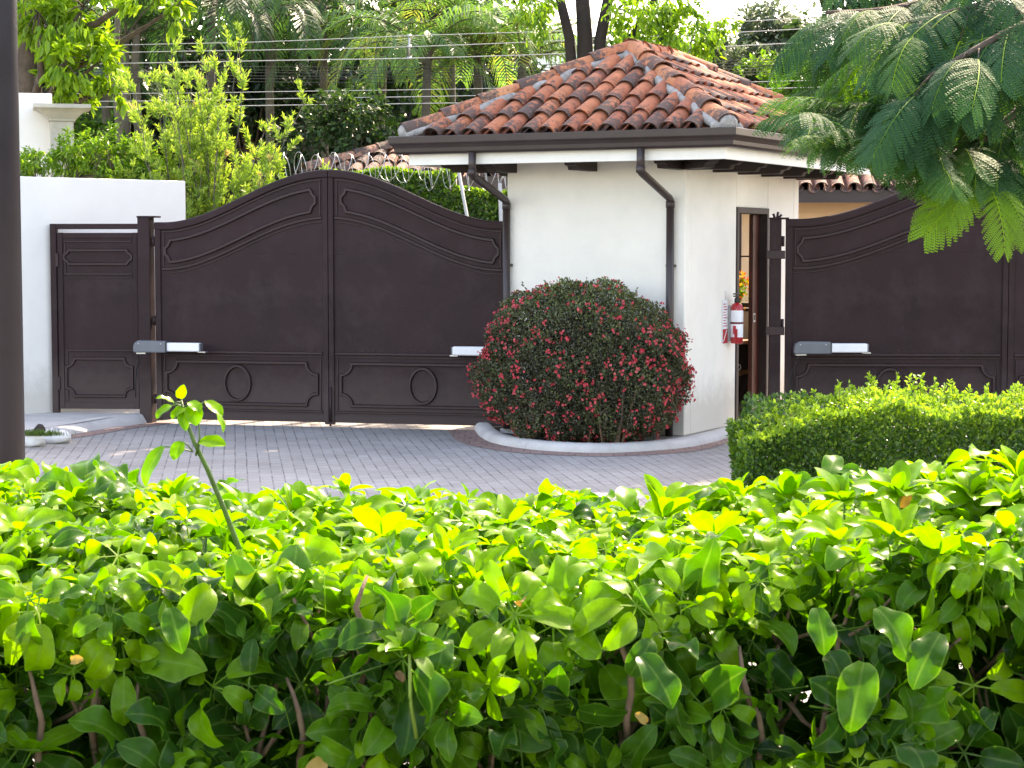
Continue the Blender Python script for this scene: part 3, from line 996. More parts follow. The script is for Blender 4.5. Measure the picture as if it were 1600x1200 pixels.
def opener(name, loc, rz, label, flip=False):
    """electric swing gate ram: housing and arm along x"""
    t = empty(name, loc, rz, label, 'gate opener', 'electric gate openers')
    s = -1 if flip else 1
    mb = MB()
    ring = [(.0, -.055), (.012, -.06), (.36, -.06), (.36, .055), (.05, .06), (.012, .035), (-.0, .0)]
    mb.prism([(s * a, z) for a, z in (ring if not flip else list(reversed(ring)))], -.06, .06)
    mb.build('housing', M['grey_plastic'], t, .022, 3)
    mb = MB(); a, b = sorted((s * .35, s * .70)); mb.box(a, b, -.045, .045, -.046, .04)
    mb.build('arm', M['white_metal'], t, .014, 3)
    mb = MB(); a, b = sorted((s * .345, s * .356)); mb.box(a, b, -.062, .062, -.062, .057); mb.build('seam', M['black'], t, .004)
    mb = MB(); a, b = sorted((s * .698, s * .712)); mb.box(a, b, -.04, .04, -.042, .036); mb.build('end_cap', M['grey_plastic'], t, .004)
    for k in (.06, .30):
        mb = MB(); mb.lathe([(.007, 0), (.007, .004), (.003, .006)], 8, 0, Matrix.Translation((s * k, -.06, .03)) @ Matrix.Rotation(PI / 2, 4, 'X')); mb.build('bolt', M['steel'], t)
    mb = MB(); mb.tube([(s * .05, .0, -.05), (s * .04, .02, -.12), (s * -.01, .05, -.24), (s * -.03, .07, -.40), (s * -.03, .07, -.52)], .007, 6); mb.build('cable', M['black'], t)
    mb = MB(); a, b = sorted((s * .02, s * .12)); mb.box(a, b, -.02, .10, -.075, -.062); mb.build('bracket', M['steel'], t)
    mb = MB(); a, b = sorted((s * .66, s * .74)); mb.box(a, b, .02, .11, -.058, -.047); mb.build('bracket', M['steel'], t)
    return t


q = P(211, 541, 19.98)
opener('gate_opener', q, GA + .02, 'grey and white gate opener arm beside the pedestrian gate')
q = P(818, 549, 19.05)
opener('gate_opener', q, GA, 'white gate opener arm half hidden by the red flowering shrub', True)

# pedestrian gate
ga, gb = P(84, 640, 20.32), P(219, 640, 20.25)
WV = Vector((gb.x - ga.x, gb.y - ga.y)); PW = WV.length; PA = math.atan2(WV.y, WV.x)
pg = empty('pedestrian_gate', (ga.x, ga.y, .10), PA, 'narrow dark brown pedestrian gate next to the white boundary wall', 'gate')
mb = MB(); mb.box(.075, PW, -.012, .012, .06, 1.825); mb.build('panel', M['gate'], pg)
mb = MB()
mb.box(0, .062, -.04, .04, -.05, 1.93); mb.box(.062, PW + .03, -.03, .03, 1.875, 1.93)
mb.box(.072, .125, -.028, .028, .04, 1.84); mb.box(PW - .05, PW, -.028, .028, .04, 1.84)
mb.box(.125, PW - .05, -.024, .024, 1.785, 1.838); mb.box(.125, PW - .05, -.024, .024, .04, .10)
mb.box(-.03, .10, -.05, .05, -.09, -.02)
mb.build('frame', M['gate'], pg, .004)
mb = MB(); y = -.012
cx = (.125 + PW - .05) / 2
mb.bead([(.14, 1.75), (PW - .065, 1.75)], .02, .012, y); mb.bead([(.15, 1.74), (.15, 1.43)], .018, .012, y)
mb.bead([(.14, 1.42), (PW - .06, 1.42)], .024, .014, y); mb.bead([(.14, 1.385), (PW - .06, 1.385)], .012, .010, y)
mp = MB()
for sx in (.46,):
    a, b = cx - .30, cx + .30
    mp.bead([(a, 1.66), (b, 1.66), (b + .015, 1.635), (b + .05, 1.61), (b + .05, 1.57), (b + .015, 1.545), (b, 1.52), (a, 1.52), (a - .015, 1.545), (a - .05, 1.57), (a - .05, 1.61), (a - .015, 1.635)], .032, .024, y, True)
mb.build('rail_moulding', M['gate_trim'], pg); mb = MB()
mb.bead([(.15, .64), (PW - .06, .64)], .024, .014, y); mb.bead([(.16, .63), (.16, .12)], .016, .010, y)
mq = MB(); mq.bead(notched(cx - .345, cx + .345, .17, .555, .085), .034, .024, y, True)
mb.build('rail_moulding', M['gate_trim'], pg); mp.build('upper_panel_moulding', M['gate_trim'], pg); mq.build('lower_panel_moulding', M['gate_trim'], pg)
for z in (.30, 1.56):
    mb = MB(); mb.box(.055, .085, -.05, -.03, z - .07, z + .07)
    mb.build('hinge', M['gate_trim'], pg, .004)

# right driveway gate
gl2, gr2 = P(1226, 560, 19.2), P(1573, 560, 19.1)
gv2 = Vector((gr2.x - gl2.x, gr2.y - gl2.y)); GA2 = math.atan2(gv2.y, gv2.x)
parent_w = gv2.length
ZS, ZM = 2.085, 2.70
g2 = empty('driveway_gate', (gl2.x, gl2.y, .02), GA2, 'dark brown double gate with an arched top right of the gatehouse', 'gate', 'driveway gates')
gate_leaf(g2, parent_w, False); gate_leaf(g2, parent_w, True)
e2 = Vector((math.cos(GA2), math.sin(GA2)))
p2 = Vector((gl2.x, gl2.y)) - e2 * .10
gp = gate_post('gate_post', p2.x, p2.y, GA2, 2.06, .055, 'brown steel post with hinges beside the gatehouse doorway')
mb = MB()
for a, b in ((-.02, .07), (.015, .10), (.04, .06)): mb.tube([(a * .6, -.05, 2.07), (a * 1.3, -.06, 2.07 + b * .6)], .012, 6)
mb.build('spikes', M['gate_trim'], gp)
for z in (.985, 1.72):
    mb = MB(); mb.box(-.09, .09, -.068, -.056, z - .04, z + .04)
    mb.build('clamp', M['gate_trim'], gp, .004)
p3 = Vector((gr2.x, gr2.y)) + e2 * (gv2.length + .1)
gate_post('gate_post', p3.x, p3.y, GA2, 2.16, .055, 'brown steel post at the far end of the right driveway gate')
opener('gate_opener', P(1240, 543, 18.98), GA2 + .01, 'grey and white gate opener arm on the right driveway gate')

# ================================================================== walls and street furniture
wl = Vector((P(28, 275, 20.1).x, 20.1)); wr = Vector((P(290, 283, 21.5).x, 21.5))
wd = (wr - wl).normalized(); wl2 = wl - wd * 2.4
bw = empty('boundary_wall', (wr.x, wr.y, 0), math.atan2(wd.y, wd.x), 'low white boundary wall behind the pedestrian gate', 'wall')
Lw = (wr - wl2).length
mb = MB(); mb.box(-Lw, 0, 0, .18, 0, 2.505); mb.build('wall', M['stucco_left'], bw, .012)
# taller white wall and stone column behind it
tw = empty('house_wall', (P(82, 200, 23.3).x, 23.3, 0), 0.25, 'taller white wall end rising behind the boundary wall', 'wall')
mb = MB(); mb.box(-5, 0, 0, .22, 0, P(0, 146, 23.3).z); mb.build('wall', M['stucco_left'], tw, .012)
cp = P(100, 240, 23.1)
co = empty('stone_column', (cp.x - .02, 23.1, 0), 0.25, 'pale square stone column with a moulded capital beside the tall white wall', 'column')
zc = P(0, 190, 23.1).z; zt2 = P(0, 165, 23.1).z
mb = MB(); mb.box(-.13, .13, -.13, .13, 0, zc); mb.build('shaft', M['column_stone'], co, .01)
mb = MB()
pr_ = [(0.0, zc), (.02, zc), (.02, zc + .02), (.05, zc + .05), (.10, zc + .10), (.15, zc + .13), (.19, zc + .14), (.19, zt2), (0, zt2)]
mb.rail([(o, z) for o, z in pr_[1:8]] + [(-.1, zt2), (-.1, zc)], (-.13, .13, -.13, .13)); mb.box(-.2, .2, -.2, .2, zc + .145, zt2 - .004)
mb.build('capital', M['column_stone'], co)
# lamp post
lpx = G(14, 725, 0)
pp = empty('lamp_post', (P(13, 700, 9.0).x, 9.0, 0), 0, 'tall dark grey metal post at the left edge behind the leafy hedge', 'post')
mb = MB(); mb.tube([(0, 0, 0), (0, 0, 3.2), (0, 0, 6.2)], [.076, .072, .062], 28); mb.build('pole', M['pole'], pp)
mb = MB(); mb.lathe([(.16, 0), (.16, .02), (.11, .03), (.10, .09), (.08, .10)], 24); mb.build('base_plate', M['pole'], pp)
mb = MB(); mb.tube([(0, 0, 6.1), (-.1, -.2, 6.5), (-.3, -.8, 6.7), (-.4, -1.2, 6.72)], .035, 10); mb.lathe([(.02, .1), (.12, .06), (.16, -.02), (.12, -.05)], 16, 0, Matrix.Translation((-.45, -1.35, 6.7)))
mb.build('lantern_arm', M['pole'], pp)
# rocks on the pavement edge
def rock(name, p, r, label, m):
    bm_ = MB(); seg = 14
    vs, fs = [], []
    for i in range(9):
        th = PI * i / 8
        for k in range(seg):
            ph = 2 * PI * k / seg
            rr = 1 + .10 * math.sin(3 * ph + i) + .08 * math.cos(2 * th + 2 * ph) + RD.uniform(-.04, .04)
            vs.append((r[0] * rr * math.sin(th) * math.cos(ph), r[1] * rr * math.sin(th) * math.sin(ph), r[2] * (rr * math.cos(th) + .7)))
    for i in range(8):
        for k in range(seg): fs.append((i * seg + k, (i + 1) * seg + k, (i + 1) * seg + (k + 1) % seg, i * seg + (k + 1) % seg))
    bm_.add(vs, fs, 0, True)
    o = bm_.build(name, m); o.location = p
    return tag(o, label, 'rock')


rock('painted_rock', G(86, 692, 0), (.17, .12, .07), 'larger whitewashed rock at the pavement corner by the grey post', M['white_rock'])
rock('painted_rock', G(48, 697, 0), (.15, .12, .06), 'smaller whitewashed rock half hidden behind the grey post', M['white_rock'])
rock('dark_stone', G(62, 681, .05), (.06, .06, .06), 'small dark stone lying between the whitewashed rocks', M['bark_dark'])
# ================================================================== plants
def leaflet(L, W, droop, fold, wave, ns=10, ph=0.0, rise=0.0, crossn=4, tip=.92, pw=.70):
    """one leaf blade along +y from the origin, normal +z; lv = |across|"""
    V, LV = [], []
    y = z = 0.0
    th = rise
    t = np.linspace(-1, 1, crossn + 1)
    for i in range(ns + 1):
        s = i / ns
        wd = W * .5 * (math.sin(PI * min(1, (s * .97 + .03)) ** tip) ** pw) + .0012
        if i == ns: wd = .0008
        c, sn = math.cos(th), math.sin(th)
        for q in t:
            off = fold * abs(q) * wd + wave * math.sin(9.5 * s + ph + (1.3 if q < 0 else 0)) * q * q * (math.sin(PI * s))
            V.append((q * wd, y - sn * off, z + c * off)); LV.append(abs(q))
        y += L / ns * math.cos(th); z += L / ns * math.sin(th)
        th -= droop / ns
    n = crossn + 1
    Q = [(i * n + k, i * n + k + 1, (i + 1) * n + k + 1, (i + 1) * n + k) for i in range(ns) for k in range(crossn)]
    return np.array(V), np.array(Q), np.array(LV)


def rotz(a):
    c, s = math.cos(a), math.sin(a)
    return np.array([[c, -s, 0], [s, c, 0], [0, 0, 1]])


def compound(n, L, W, e0, droop, fold, wave, petl=.03, spread=2 * PI, jit=.25):
    """umbrella of n leaflets round +z, on a petiole coming from below"""
    Vs, Qs, Ls, off = [], [], [], 0
    a0 = RN.uniform(0, 2 * PI)
    for i in range(n):
        k = RN.uniform(.72, 1.12)
        v, q, l = leaflet(L * k, W * k * RN.uniform(.85, 1.1), droop * RN.uniform(.5, 1.4), fold * RN.uniform(.4, 1.3), wave * RN.uniform(.2, 1.3), ph=RN.uniform(0, 6), tip=RN.uniform(.80, 1.08), pw=RN.uniform(.60, .82), rise=e0 + RN.normal(0, jit))
        st = np.array([[0, petl * .2, 0]])
        v = v + np.array([0, petl, 0])
        # stalk of the leaflet
        sv = np.array([[-.0018, 0, 0], [.0018, 0, 0], [.0014, petl + .004, .001], [-.0014, petl + .004, .001]])
        v = np.vstack([v, sv]); l = np.concatenate([l, np.zeros(4)]); q = np.vstack([q, [[len(v) - 4, len(v) - 3, len(v) - 2, len(v) - 1]]])
        # twist round its own axis, then place round z
        tw = RN.normal(0, .3)
        R1 = np.array([[math.cos(tw), 0, math.sin(tw)], [0, 1, 0], [-math.sin(tw), 0, math.cos(tw)]])
        Rz = rotz(a0 + spread * i / n + RN.normal(0, .16))
        v = v @ R1.T @ Rz.T
        Vs.append(v); Qs.append(q + off); Ls.append(l); off += len(v)
    # petiole
    mb = MB(); lp_ = RN.uniform(.07, .15)
    mb.tube([(RN.normal(0, .012), RN.normal(0, .012), -lp_), (0, 0, 0)], .0017, 4)
    qs = np.array([f for f in mb.f if len(f) == 4])
    Vs.append(np.array([tuple(v) for v in mb.v])); Qs.append(qs + off); Ls.append(np.zeros(len(mb.v)))
    return np.vstack(Vs), np.vstack(Qs), np.concatenate(Ls)


# ------------------------------------------------------------------ foreground hedge
def hedge_top(X, Y):
    X = np.asarray(X, float); Y = np.asarray(Y, float)
    z = 1.158 + .022 * np.sin(X * 3.1 + .6) + .018 * np.sin(X * 6.7 + Y * 4 + 2.0) + .012 * np.sin(Y * 7 + X * 2)
    z = z + .090 * np.clip((X - .40) / .6, 0, 1.1) + .045 * np.clip((-X - .25) / .3, 0, 1) + .02 * np.clip((-X - .8) / .4, 0, 1)
    return z - .05 * np.clip((Y - 4.6) / .5, 0, 1)


hroot = empty('foreground_hedge', (0, 4.3, 0), 0, 'leafy green hedge of drooping glossy leaves filling the foreground', 'hedge')
HY0, HY1, HX = 3.55, 5.05, 2.1
protos = []
for i in range(9): protos.append(('umb', compound(RN.integers(6, 9), .094, .044, RN.uniform(-.1, .45), RN.uniform(1.6, 2.7), .26, .007)))
for i in range(4): protos.append(('ros', compound(RN.integers(6, 9), .088, .038, RN.uniform(.7, 1.1), RN.uniform(.5, 1.2), .35, .002, petl=.008, jit=.25)))
for i in range(7): protos.append(('old', compound(RN.integers(4, 7), .105, .054, RN.uniform(-.3, .3), RN.uniform(.8, 2.2), .22, .014)))
for i in range(3): protos.append(('bud', compound(RN.integers(4, 6), .040, .017, RN.uniform(.3, .9), RN.uniform(.6, 1.2), .4, .001, petl=.006)))
kinds = np.array([p[0] for p in protos])
off_h = np.array([0, 4.3, 0])
fol = Fast()


def put(sel, pos, axis, tint, scale):
    """scatter compound leaves: local z -> axis"""
    n = len(pos)
    ax = nrm(axis)
    ref = rnd_dir(n)
    y = nrm(np.cross(ax, ref)); x = np.cross(y, ax)
    rot = np.stack([x, y, ax], axis=-1)
    ids = RN.choice(np.flatnonzero(np.isin(kinds, sel)), n)
    for k in np.unique(ids):
        m = ids == k
        V, Q, L = protos[k][1]
        fol.scatter(V, Q, pos[m] - off_h, rot[m], scale[m], tint[m], L)


# top: young pale umbrellas over older leaves
n = 1550
X = RN.uniform(-HX, HX, n); Y = HY0 + (HY1 - HY0) * RN.uniform(0, 1, n) ** .9
dep = RN.exponential(.035, n).clip(0, .16)
Z = hedge_top(X, Y) - dep + RN.normal(0, .012, n) + np.where(RN.uniform(0, 1, n) < .05, RN.uniform(.01, .06, n), 0)
patch = .5 + .5 * np.sin(X * 4.3 + 1.0) * np.sin(Y * 5.1 + X * 1.7)
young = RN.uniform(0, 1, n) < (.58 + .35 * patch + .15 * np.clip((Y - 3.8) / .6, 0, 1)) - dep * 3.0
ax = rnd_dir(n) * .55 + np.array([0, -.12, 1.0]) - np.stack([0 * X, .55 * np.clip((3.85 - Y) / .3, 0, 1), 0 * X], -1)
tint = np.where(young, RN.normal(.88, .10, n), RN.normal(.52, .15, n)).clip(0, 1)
sc = np.where(young, RN.uniform(.58, 1.22, n), RN.uniform(.7, 1.2, n))
pos = np.stack([X, Y, Z], -1)
my = young & (RN.uniform(0, 1, n) < .93)
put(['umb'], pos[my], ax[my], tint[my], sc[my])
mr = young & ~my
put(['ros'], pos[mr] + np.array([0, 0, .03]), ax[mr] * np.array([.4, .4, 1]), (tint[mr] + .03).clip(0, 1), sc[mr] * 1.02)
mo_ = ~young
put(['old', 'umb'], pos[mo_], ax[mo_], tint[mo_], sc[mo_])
# tiny budding tips
n = 260
X = RN.uniform(-HX, HX, n); Y = RN.uniform(HY0, HY1, n)
put(['bud'], np.stack([X, Y, hedge_top(X, Y) + RN.uniform(-.03, .035, n)], -1), rnd_dir(n) * .4 + np.array([0, 0, 1.0]), RN.uniform(.85, 1, n), RN.uniform(.6, 1.2, n))
# front face: mature dark leaves, a few pale shoots
n = 640
X = RN.uniform(-HX, HX, n); Z = .35 + .80 * RN.uniform(0, 1, n) ** .6
Y = HY0 - .05 + RN.exponential(.09, n).clip(0, .4) + .09 * np.sin(X * 9 + Z * 6) * np.sin(Z * 14 + X * 3) + .12 * np.clip((Z - .95) / .2, 0, 1)
Z = np.minimum(Z, hedge_top(X, Y) - .02)
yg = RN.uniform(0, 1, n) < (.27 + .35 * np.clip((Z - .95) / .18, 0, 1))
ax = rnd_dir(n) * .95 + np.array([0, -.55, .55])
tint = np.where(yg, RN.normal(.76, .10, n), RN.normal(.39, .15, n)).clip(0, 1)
pos = np.stack([X, Y, Z], -1); sc = RN.uniform(.65, 1.35, n)
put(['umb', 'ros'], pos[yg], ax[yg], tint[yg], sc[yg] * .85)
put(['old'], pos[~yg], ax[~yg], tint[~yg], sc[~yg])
# inner layer behind the front face, hollow shade put into darker leaf tints
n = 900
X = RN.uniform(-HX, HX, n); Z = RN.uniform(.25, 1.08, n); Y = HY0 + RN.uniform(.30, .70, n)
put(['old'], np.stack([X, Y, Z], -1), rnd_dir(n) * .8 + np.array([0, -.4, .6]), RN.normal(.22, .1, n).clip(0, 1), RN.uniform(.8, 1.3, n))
# inside and back face
n = 1250
X = RN.uniform(-HX, HX, n); Y = RN.uniform(HY0 + .15, HY1 + .05, n); Z = RN.uniform(.12, 1.05, n)
Y[:650] = HY1 + RN.uniform(-.14, .08, 650)
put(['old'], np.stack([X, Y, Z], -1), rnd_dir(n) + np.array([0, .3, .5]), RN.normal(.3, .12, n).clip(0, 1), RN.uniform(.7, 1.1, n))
for sx in (-1, 1):
    n = 150
    Y = RN.uniform(HY0, HY1, n); Z = RN.uniform(.2, 1.1, n)
    put(['old'], np.stack([sx * HX + RN.normal(0, .05, n), Y, Z], -1), rnd_dir(n) * .7 + np.array([sx, 0, .4]), RN.normal(.3, .15, n).clip(0, 1), RN.uniform(.7, 1.1, n))
# a few large fully grown leaves low on the right, as in any old hedge of this kind
for (x, y, s, tt, az) in ((1350, 1095, 1.35, .48, -.4), (1370, 1010, 1.15, .46, .9), (1000, 1085, 1.15, .34, 2.0), (1470, 1050, 1.2, .36, -1.0), (1275, 1010, .9, .44, .2), (265, 1010, .9, .42, .5)):
    v, q, l = leaflet(.115, .060, 1.1, .22, .016, ns=14, ph=az * 3, rise=.45, crossn=6)
    p = np.array(P(x, y - 60, 3.42)) - off_h
    d = np.array([math.sin(az) * .6, -.35, -.8]); nn = np.array([math.sin(az) * .3, -.85, .5])
    fol.scatter(v, q, p[None], frames(d[None], nn[None]), np.array([s * .85]), np.array([tt]), l)
fo = fol.build('foliage', M['hedge_leaf'], hroot)
# dry leaves caught in the hedge
fol = Fast()
for x, y, s in ((818, 940, .5), (505, 1190, .8), (1420, 768, .6), (130, 1030, .4), (620, 1050, .35), (1010, 1130, .4)):
    v, q, l = leaflet(.07, .04, 1.2, .5, .008)
    p = np.array(P(x, y, 3.42 if y > 900 else 4.2)) - off_h
    fol.scatter(v, q, p[None], frames(rnd_dir(1), np.array([[.2, -1, .4]])), np.array([s]), RN.uniform(0, 1, 1), l)
fol.build('dry_leaves', M['dead_leaf'], hroot)
# woody stems and side twigs
for i in range(46):
    st = MB()
    x = -HX + .1 + (2 * HX - .2) * i / 45 + RD.uniform(-.05, .05)
    y = RD.uniform(HY0 + .12, HY1 - .3) if i % 2 else HY0 + RD.uniform(.06, .2)
    pts = [Vector((x, y, 0))]
    top = float(hedge_top(x, y)) - RD.uniform(.16, .34)
    for k in range(1, 7):
        pts.append(Vector((x + RD.uniform(-.05, .05) + .10 * math.sin(i * 2.1) * k / 6, y + RD.uniform(-.05, .05), top * k / 6)))
    r0 = RD.uniform(.008, .014)
    pts = [p - Vector(off_h) for p in pts]
    st.tube(pts, [r0 * (1 - .55 * k / 6) for k in range(7)], 7)
    for k in range(3, 7):
        for s in range(3):
            b = pts[k]; d = Vector((RD.uniform(-1, 1), RD.uniform(-1, .6), RD.uniform(.2, 1))).normalized()
            l = RD.uniform(.06, .14)
            st.tube([b, b + d * l * .5 + Vector((0, 0, .01)), b + d * l + Vector((0, 0, .04))], [.0055, .004, .0028], 5)
    st.build('stem', M['twig'], hroot)
for x, y, dx in ((142, 1020, .02), (215, 1110, .03), (470, 1110, -.01), (690, 1090, .03), (1165, 1060, .01), (560, 950, .05), (1190, 1120, -.03), (1390, 1110, .02), (60, 1090, .0), (975, 1010, .04)):
    st = MB()
    a = P(x + 6, y + 150, 3.60) - Vector(off_h); b = P(x - 4, y, 3.56) - Vector(off_h); c = P(x - 16 + dx * 600, y - 50, 3.60) - Vector(off_h)
    m_ = a.lerp(b, .5) + Vector((dx * .3, 0, 0))
    st.tube([a, a.lerp(m_, .5) + Vector((-.006, 0, 0)), m_, m_.lerp(b, .5) + Vector((.008, 0, 0)), b, b.lerp(c, .5) + Vector((0, 0, .004)), c], [.0075, .007, .0065, .0062, .0055, .004, .003], 8)
    st.build('stem', M['twig'], hroot)
# the tall shoot
sh = Fast(); sm = MB()
pp_ = [P(392, 905, 3.86), P(378, 868, 3.85), P(352, 800, 3.83), P(325, 735, 3.81), P(303, 690, 3.80), P(290, 655, 3.80), P(283, 625, 3.80)]
sm.tube([Vector(p) - Vector(off_h) for p in pp_], [.0058, .0056, .0052, .0049, .0042, .0033, .0021], 8)


def blade(base, tip, W, tint, up=(0, -.4, 1.0), droop=1.0):
    a, b = Vector(base) - Vector(off_h), Vector(tip) - Vector(off_h)
    d = b - a
    v, q, l = leaflet(d.length * 1.06, W, droop, .25, .002, ns=9, rise=droop * .5, crossn=4)
    sh.scatter(v, q, np.array(a)[None], frames(np.array(d)[None], np.array(up, float)[None]), np.ones(1), np.array([tint]), l)


def leafat(x0, y0, x1, y1, W, t, droop=.9, Y=3.8, up=(0, -.4, 1.0), stalk=None):
    a, b = P(x0, y0, Y), P(x1, y1, Y - .015)
    if stalk is not None:
        s0 = P(stalk[0], stalk[1], Y)
        sm.tube([Vector(s0) - Vector(off_h), a.lerp(s0, .5) - Vector(off_h) + Vector((0, 0, .004)), Vector(a) - Vector(off_h)], .0016, 5)
    blade(a, b, W * .9, t, up, droop)


leafat(272, 630, 244, 624, .020, .9, stalk=(286, 632)); leafat(268, 634, 246, 655, .024, .85, stalk=(286, 636))
leafat(280, 622, 287, 602, .020, .95, .3, up=(.3, -1, .3)); leafat(296, 628, 312, 646, .026, .82)
leafat(300, 632, 306, 664, .036, .80, .5, up=(.2, -1, .5), stalk=(288, 636)); leafat(290, 636, 270, 656, .026, .88)
leafat(322, 627, 346, 650, .028, .92, .5, stalk=(300, 645)); leafat(336, 640, 347, 675, .018, .9, .6, stalk=(318, 628), up=(1, -.5, .3))
leafat(282, 640, 290, 672, .022, .75, .3, up=(.3, -1, .3)); leafat(312, 690, 352, 697, .034, .9, .6, up=(0, -.7, .8), stalk=(310, 712))
leafat(284, 690, 272, 718, .030, .8, .5, up=(-.2, -1, .5), stalk=(302, 706)); leafat(256, 698, 230, 760, .040, .74, .9, up=(-.6, -.8, .4), stalk=(300, 706))
sm.tube([P(306, 712, 3.8) - Vector(off_h), P(312, 685, 3.8) - Vector(off_h), P(310, 650, 3.8) - Vector(off_h)], [.0024, .002, .0016], 6)
sroot = sm.build('tall_shoot', M['green_stem'], hroot)
sh.build('shoot_leaves', M['hedge_leaf'], sroot)
# pale rosettes that stand up on the right, and leaves at the far left beside the post
for (x, y, Y, s, n, t) in ((1320, 762, 4.25, 1.05, 7, .84), (1405, 752, 4.15, 1.1, 7, .82), (1515, 752, 4.3, 1.0, 6, .84), (1130, 782, 4.7, .9, 6, .86), (120, 762, 4.6, .85, 6, .80), (205, 778, 4.7, .75, 6, .84), (640, 1000, 3.44, .9, 6, .66), (1240, 775, 4.5, .8, 5, .86), (1580, 760, 4.2, .9, 6, .84)):
    sh = Fast(); sm = MB()
    p = np.array(P(x, y + 20, Y)) - off_h
    for e0, nn_, k in ((.95, n, .9), (.35, n + 1, 1.0)):
        v, q, l = compound(nn_, .092, .044, e0, .75, .30, .002, petl=.006, jit=.25)
        sh.scatter(v, q, p[None], frames(np.array([[RN.normal(0, .3), 1, .15]]), np.array([[RN.normal(0, .15), -.25, 1]])), np.array([s * k]), np.array([t + RN.normal(0, .04)]), l)
    sm.tube([Vector(p) + Vector((.01, .03, -.16)), Vector(p) + Vector((0, .01, -.08)), Vector(p)], [.004, .0035, .0028], 6)
    rr = sm.build('upright_shoot', M['stem_young'], hroot)
    sh.build('rosette_leaves', M['hedge_leaf'], rr)

# ------------------------------------------------------------------ small-leaf plants
LQ = np.array([[0, 0, 0], [.30, .45, .05], [0, 1, 0], [-.30, .45, .05]])       # one leaf, 1 long
LQ2 = np.array([[0, 0, 0], [.26, .25, .06], [.24, .68, .05], [0, 1, -.05], [-.24, .68, .05], [-.26, .25, .06]])
Q1 = np.array([[0, 1, 2, 3]])
Q2 = np.array([[0, 1, 2, 3], [0, 3, 4, 5]])


def shell_leaves(fm, pos, nor, size, tint, up=.4, spread=.8, V=LQ, Q=Q1, flat=.0):
    n = len(pos)
    al = nrm(nor * .6 + rnd_dir(n) * spread + np.array([0, 0, up]))
    no = nrm(nor + rnd_dir(n) * .7 + np.array([0, 0, flat]))
    fm.scatter(V, Q, pos, frames(al, no), size, tint)


# trimmed hedge on the right
sroot = empty('clipped_hedge', (3.9, 14.5, 0), 0, 'clipped small leaved hedge with pale sunlit tips before the right gate', 'hedge')
oh = np.array([3.9, 14.5, 0])
X0, X1, Y0, Y1, ZT = 1.66, 6.4, 14.05, 15.2, .63


def ctop(x, y): return ZT + .03 * np.sin(x * 5.3) + .025 * np.sin(x * 11 + y * 6) + .02 * np.sin(y * 9 + 1) + .03 * np.sin(x * 2.3 + 1) - .22 * np.clip((X0 + .6 - x) / .6, 0, 1) ** 2 - .05 * np.clip((Y0 + .2 - y) / .2, 0, 1) ** 2


sm = Fast()
n = 15000
x = RN.uniform(X0, X1, n); y = RN.uniform(Y0, Y1, n)
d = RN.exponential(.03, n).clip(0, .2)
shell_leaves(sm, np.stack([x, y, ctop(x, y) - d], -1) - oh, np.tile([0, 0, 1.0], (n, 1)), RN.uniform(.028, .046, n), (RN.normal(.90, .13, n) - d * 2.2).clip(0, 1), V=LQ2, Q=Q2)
n = 26000
x = RN.uniform(X0, X1, n); z = RN.uniform(.03, 1, n) * ctop(x, Y0)
y = Y0 + RN.exponential(.04, n).clip(0, .25) + .03 * np.sin(x * 6 + z * 8) + .03 * np.sin(x * 13 + z * 5)
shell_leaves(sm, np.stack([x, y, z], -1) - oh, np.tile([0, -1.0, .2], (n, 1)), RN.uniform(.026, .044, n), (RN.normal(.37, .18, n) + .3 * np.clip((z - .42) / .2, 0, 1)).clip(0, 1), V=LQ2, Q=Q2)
n = 7000
y = RN.uniform(Y0, Y1, n); z = RN.uniform(.03, 1, n) * ctop(X0 + .1, y)
x = X0 + RN.exponential(.05, n).clip(0, .25) + .05 * np.sin(y * 9 + z * 7) + .12 * (1 - np.sin(PI * ((y - Y0) / (Y1 - Y0)).clip(0, 1)))
shell_leaves(sm, np.stack([x, y, z], -1) - oh, np.tile([-1.0, 0, .3], (n, 1)), RN.uniform(.026, .042, n), RN.normal(.5, .18, n).clip(0, 1), V=LQ2, Q=Q2)
n = 24000                                                         # back and inside
x = RN.uniform(X0 + .1, X1, n); z = RN.uniform(.05, .66, n); y = np.where(RN.uniform(0, 1, n) < .5, Y1 - RN.exponential(.05, n).clip(0, .3), RN.uniform(Y0 + .2, Y1 - .2, n))
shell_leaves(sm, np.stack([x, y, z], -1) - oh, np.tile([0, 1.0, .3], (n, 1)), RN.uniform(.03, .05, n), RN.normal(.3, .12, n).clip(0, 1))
tw = MB()
for i in range(520):                                             # sprouting tips above the trim
    x = RN.uniform(X0, X1); y = RN.uniform(Y0, Y1); h = abs(RN.normal(0, .065)) + .02
    b = np.array([x, y, float(ctop(x, y)) - .03]) - oh; dr = nrm(np.array([RN.normal(0, .3), RN.normal(0, .3), 1.0]))
    k = int(8 + h * 110)
    s = np.sort(RN.uniform(0, 1, k)); pos = b + dr * (s * (h + .03))[:, None]
    al = nrm(rnd_dir(k) * .8 + dr * .7)
    sm.scatter(LQ2, Q2, pos, frames(al, rnd_dir(k) + dr), RN.uniform(.024, .044, k), RN.normal(.86, .1, k).clip(0, 1))
    if h > .07: sm.tube([b, b + dr * (h + .03)], .002, 4, .3, 1)
for i in range(40):
    x = RN.uniform(X0 + .1, X1); y = RN.uniform(Y0 + .1, Y1 - .1)
    b = np.array([x, y, 0]) - oh
    tw = MB(); tw.tube([b, b + np.array([RN.normal(0, .05), RN.normal(0, .05), .35]), b + np.array([RN.normal(0, .1), RN.normal(0, .1), .6])], [.012, .009, .004], 5); tw.build('stem', M['twig'], sroot)
sm.build('foliage', [M['small_leaf'], M['twig']], sroot)

